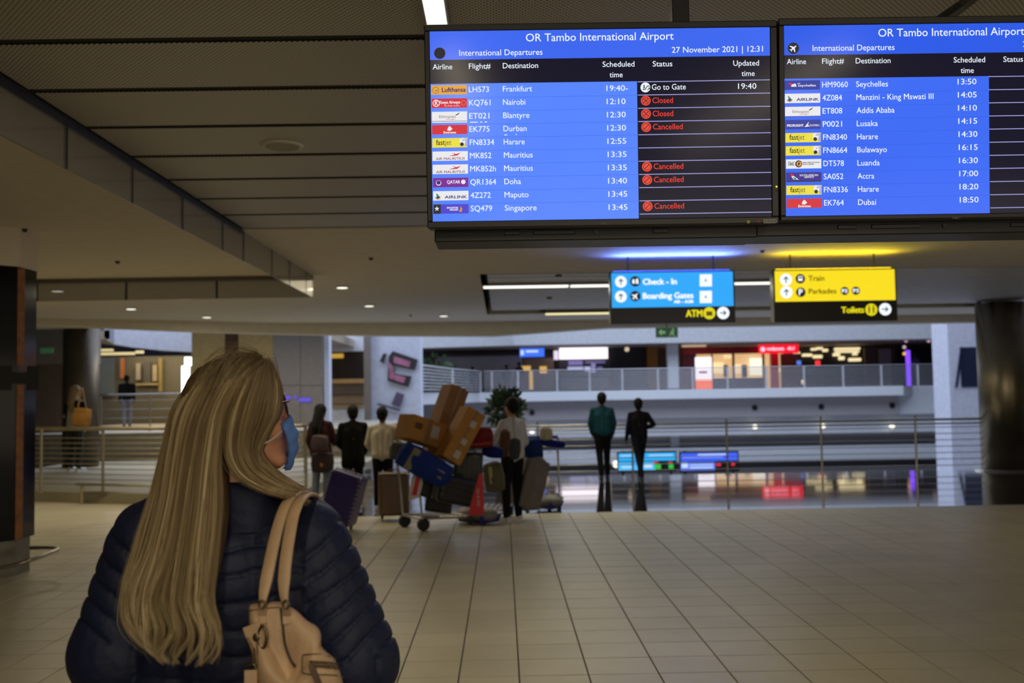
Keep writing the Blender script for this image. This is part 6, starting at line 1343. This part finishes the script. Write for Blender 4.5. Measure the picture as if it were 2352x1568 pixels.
def bagY(x, y):      # camera-side surface of the bag
    d = np.array([x, y]) - ctr; k_ = 1.0
    for s_ in np.linspace(.05, 1, 40):
        q = ctr + d / s_
        k_ = s_
        from_in = bool(sum(((o2[i][1] > q[1]) != (o2[i - 1][1] > q[1])) and (q[0] < (o2[i - 1][0] - o2[i][0]) * (q[1] - o2[i][1]) / (o2[i - 1][1] - o2[i][1] + 1e-9) + o2[i][0]) for i in range(nO)) % 2)
        if from_in: break
    dep = float(np.interp(k_, [.15, .4, .65, .85, .95, .985, 1], [.07, .07, .066, .055, .038, .022, 0])); ye = (ctr + d / k_)[1]
    return YB - dep * (1 - .62 * max(0, (1520 - ye) / 140))
def onbag(x, y, h=.002): return W(x, y, bagY(x, y) - h)
def seam(pts, r=.0011, m=lea_d, nm='seam', h=.0008):
    bm = NB(); tube(bm, [onbag(p[0], p[1], h) for p in spline(pts, 6)], r, 6); return bmo(nm, bm, m, bag, True)
seam([(574, 1402), (600, 1398), (640, 1395), (660, 1402)]); seam([(645, 1398), (650, 1440), (655, 1480), (668, 1515), (678, 1530)], .0024, mat('zip dark', (.03, .022, .02), .5), 'zipper'); seam([(586, 1440), (592, 1500), (590, 1560)])
seam([(695, 1504), (694, 1535), (702, 1547), (765, 1550), (790, 1556)]); seam([(697, 1503), (735, 1502), (772, 1512)]); 
for a, b in (((712, 1519), (776, 1524)), ((714, 1529), (780, 1536))): seam([a, ((a[0] + b[0]) / 2, (a[1] + b[1]) / 2 - 1), b], .0020, lea_d, 'pocket_welt', .002)
seam([(713, 1524), (745, 1526), (778, 1530)], .0015, brass, 'zipper', .002)
bm = NB(); ribbon(bm, [onbag(*p, .008) for p in ((714, 1524), (722, 1545), (732, 1568), (738, 1590))], .010, .004, (1, 0, 0)); bmo('zip_pull', bm, lea_d, bag)
# ring, snap and side clip
bm = NB(); tube(bm, [W(603 + 9.5 * math.cos(a), 1463 + 25 * math.sin(a), bagY(603, 1463) - .008 - .004 * math.cos(a)) for a in (2 * math.pi * i / 28 for i in range(29))], .0028, 8, cap=False); bmo('buckle_ring', bm, brass, bag, True)
bm = NB(); c_ = W(590, 1462, bagY(592, 1462)); ball(bm, c_, (.010, .006, .012), sub=3); bmo('stud', bm, brass, bag, True)
bm = NB(); box(bm, W(585, 1460, bagY(588, 1460) - .002), (.030, .006, .040), Matrix.Rotation(R(-20), 3, 'Y'), bevel=.002); bmo('leather_tab', bm, lea, bag)
bm = NB(); tube(bm, [Vector(v) for v in spline([W(575, 1455, 1.73), W(570, 1470, 1.725), W(578, 1488, 1.72), W(581, 1510, 1.72), W(580, 1526, 1.72)], 5)], .0028, 8); bmo('snap_hook', bm, brass, bag, True)
bm = NB(); tube(bm, [Vector(v) for v in (W(563, 1540, 1.72), W(565, 1527, 1.72), W(585, 1526, 1.72), W(590, 1540, 1.72), W(563, 1540, 1.72))], .0026, 8); bmo('buckle_ring', bm, brass, bag, True)
bm = NB(); ribbon(bm, [W(576, 1538, 1.718), W(576, 1600, 1.715), W(580, 1700, 1.72), W(600, 1800, 1.74)], .022, .005, (1, 0, 0)); bmo('long_strap', bm, lea, bag)
for nm_, pts, sx in (('strap', [(602, 1392, 1.738), (606, 1362, 1.742), (618, 1300, 1.765), (632, 1235, 1.80), (648, 1180, 1.835), (664, 1148, 1.87), (684, 1133, 1.93), (712, 1137, 2.02), (730, 1170, 2.09), (735, 1260, 2.13)], 0),
                     ('strap', [(657, 1392, 1.735), (652, 1358, 1.742), (655, 1300, 1.76), (664, 1235, 1.79), (675, 1180, 1.825), (690, 1148, 1.862), (708, 1136, 1.93), (726, 1146, 2.02), (742, 1180, 2.09), (748, 1260, 2.13)], 1)):
    pp = spline(pts, 6); bm = NB(); wd = [(1, -.1 if i < 40 else -.6, .15) for i in range(len(pp))]
    wds = [.0125 + .0095 * min(1, max(0, (i - 3) / 6)) for i in range(len(pp))]
    ribbon(bm, [W(*p) for p in pp], wds, .0065, wd); bmo(nm_, bm, lea, bag, True)
    bm = NB(); q = pts[0]; tube(bm, [W(q[0] + 7 * math.cos(a), q[1] - 4 + 9 * math.sin(a), q[2] - .006) for a in (2 * math.pi * i / 20 for i in range(21))], .0020, 6, cap=False); bmo('strap_ring', bm, brass, bag, True)
    bm = NB(); ribbon(bm, [W(q[0], q[1] + 2, q[2] - .004), W(q[0] + 1, q[1] + 22, bagY(q[0], q[1] + 22) - .001), W(q[0] + 2, q[1] + 40, bagY(q[0], q[1] + 40) - .001)], .014, .003, (1, 0, 0)); bmo('leather_tab', bm, lea, bag)
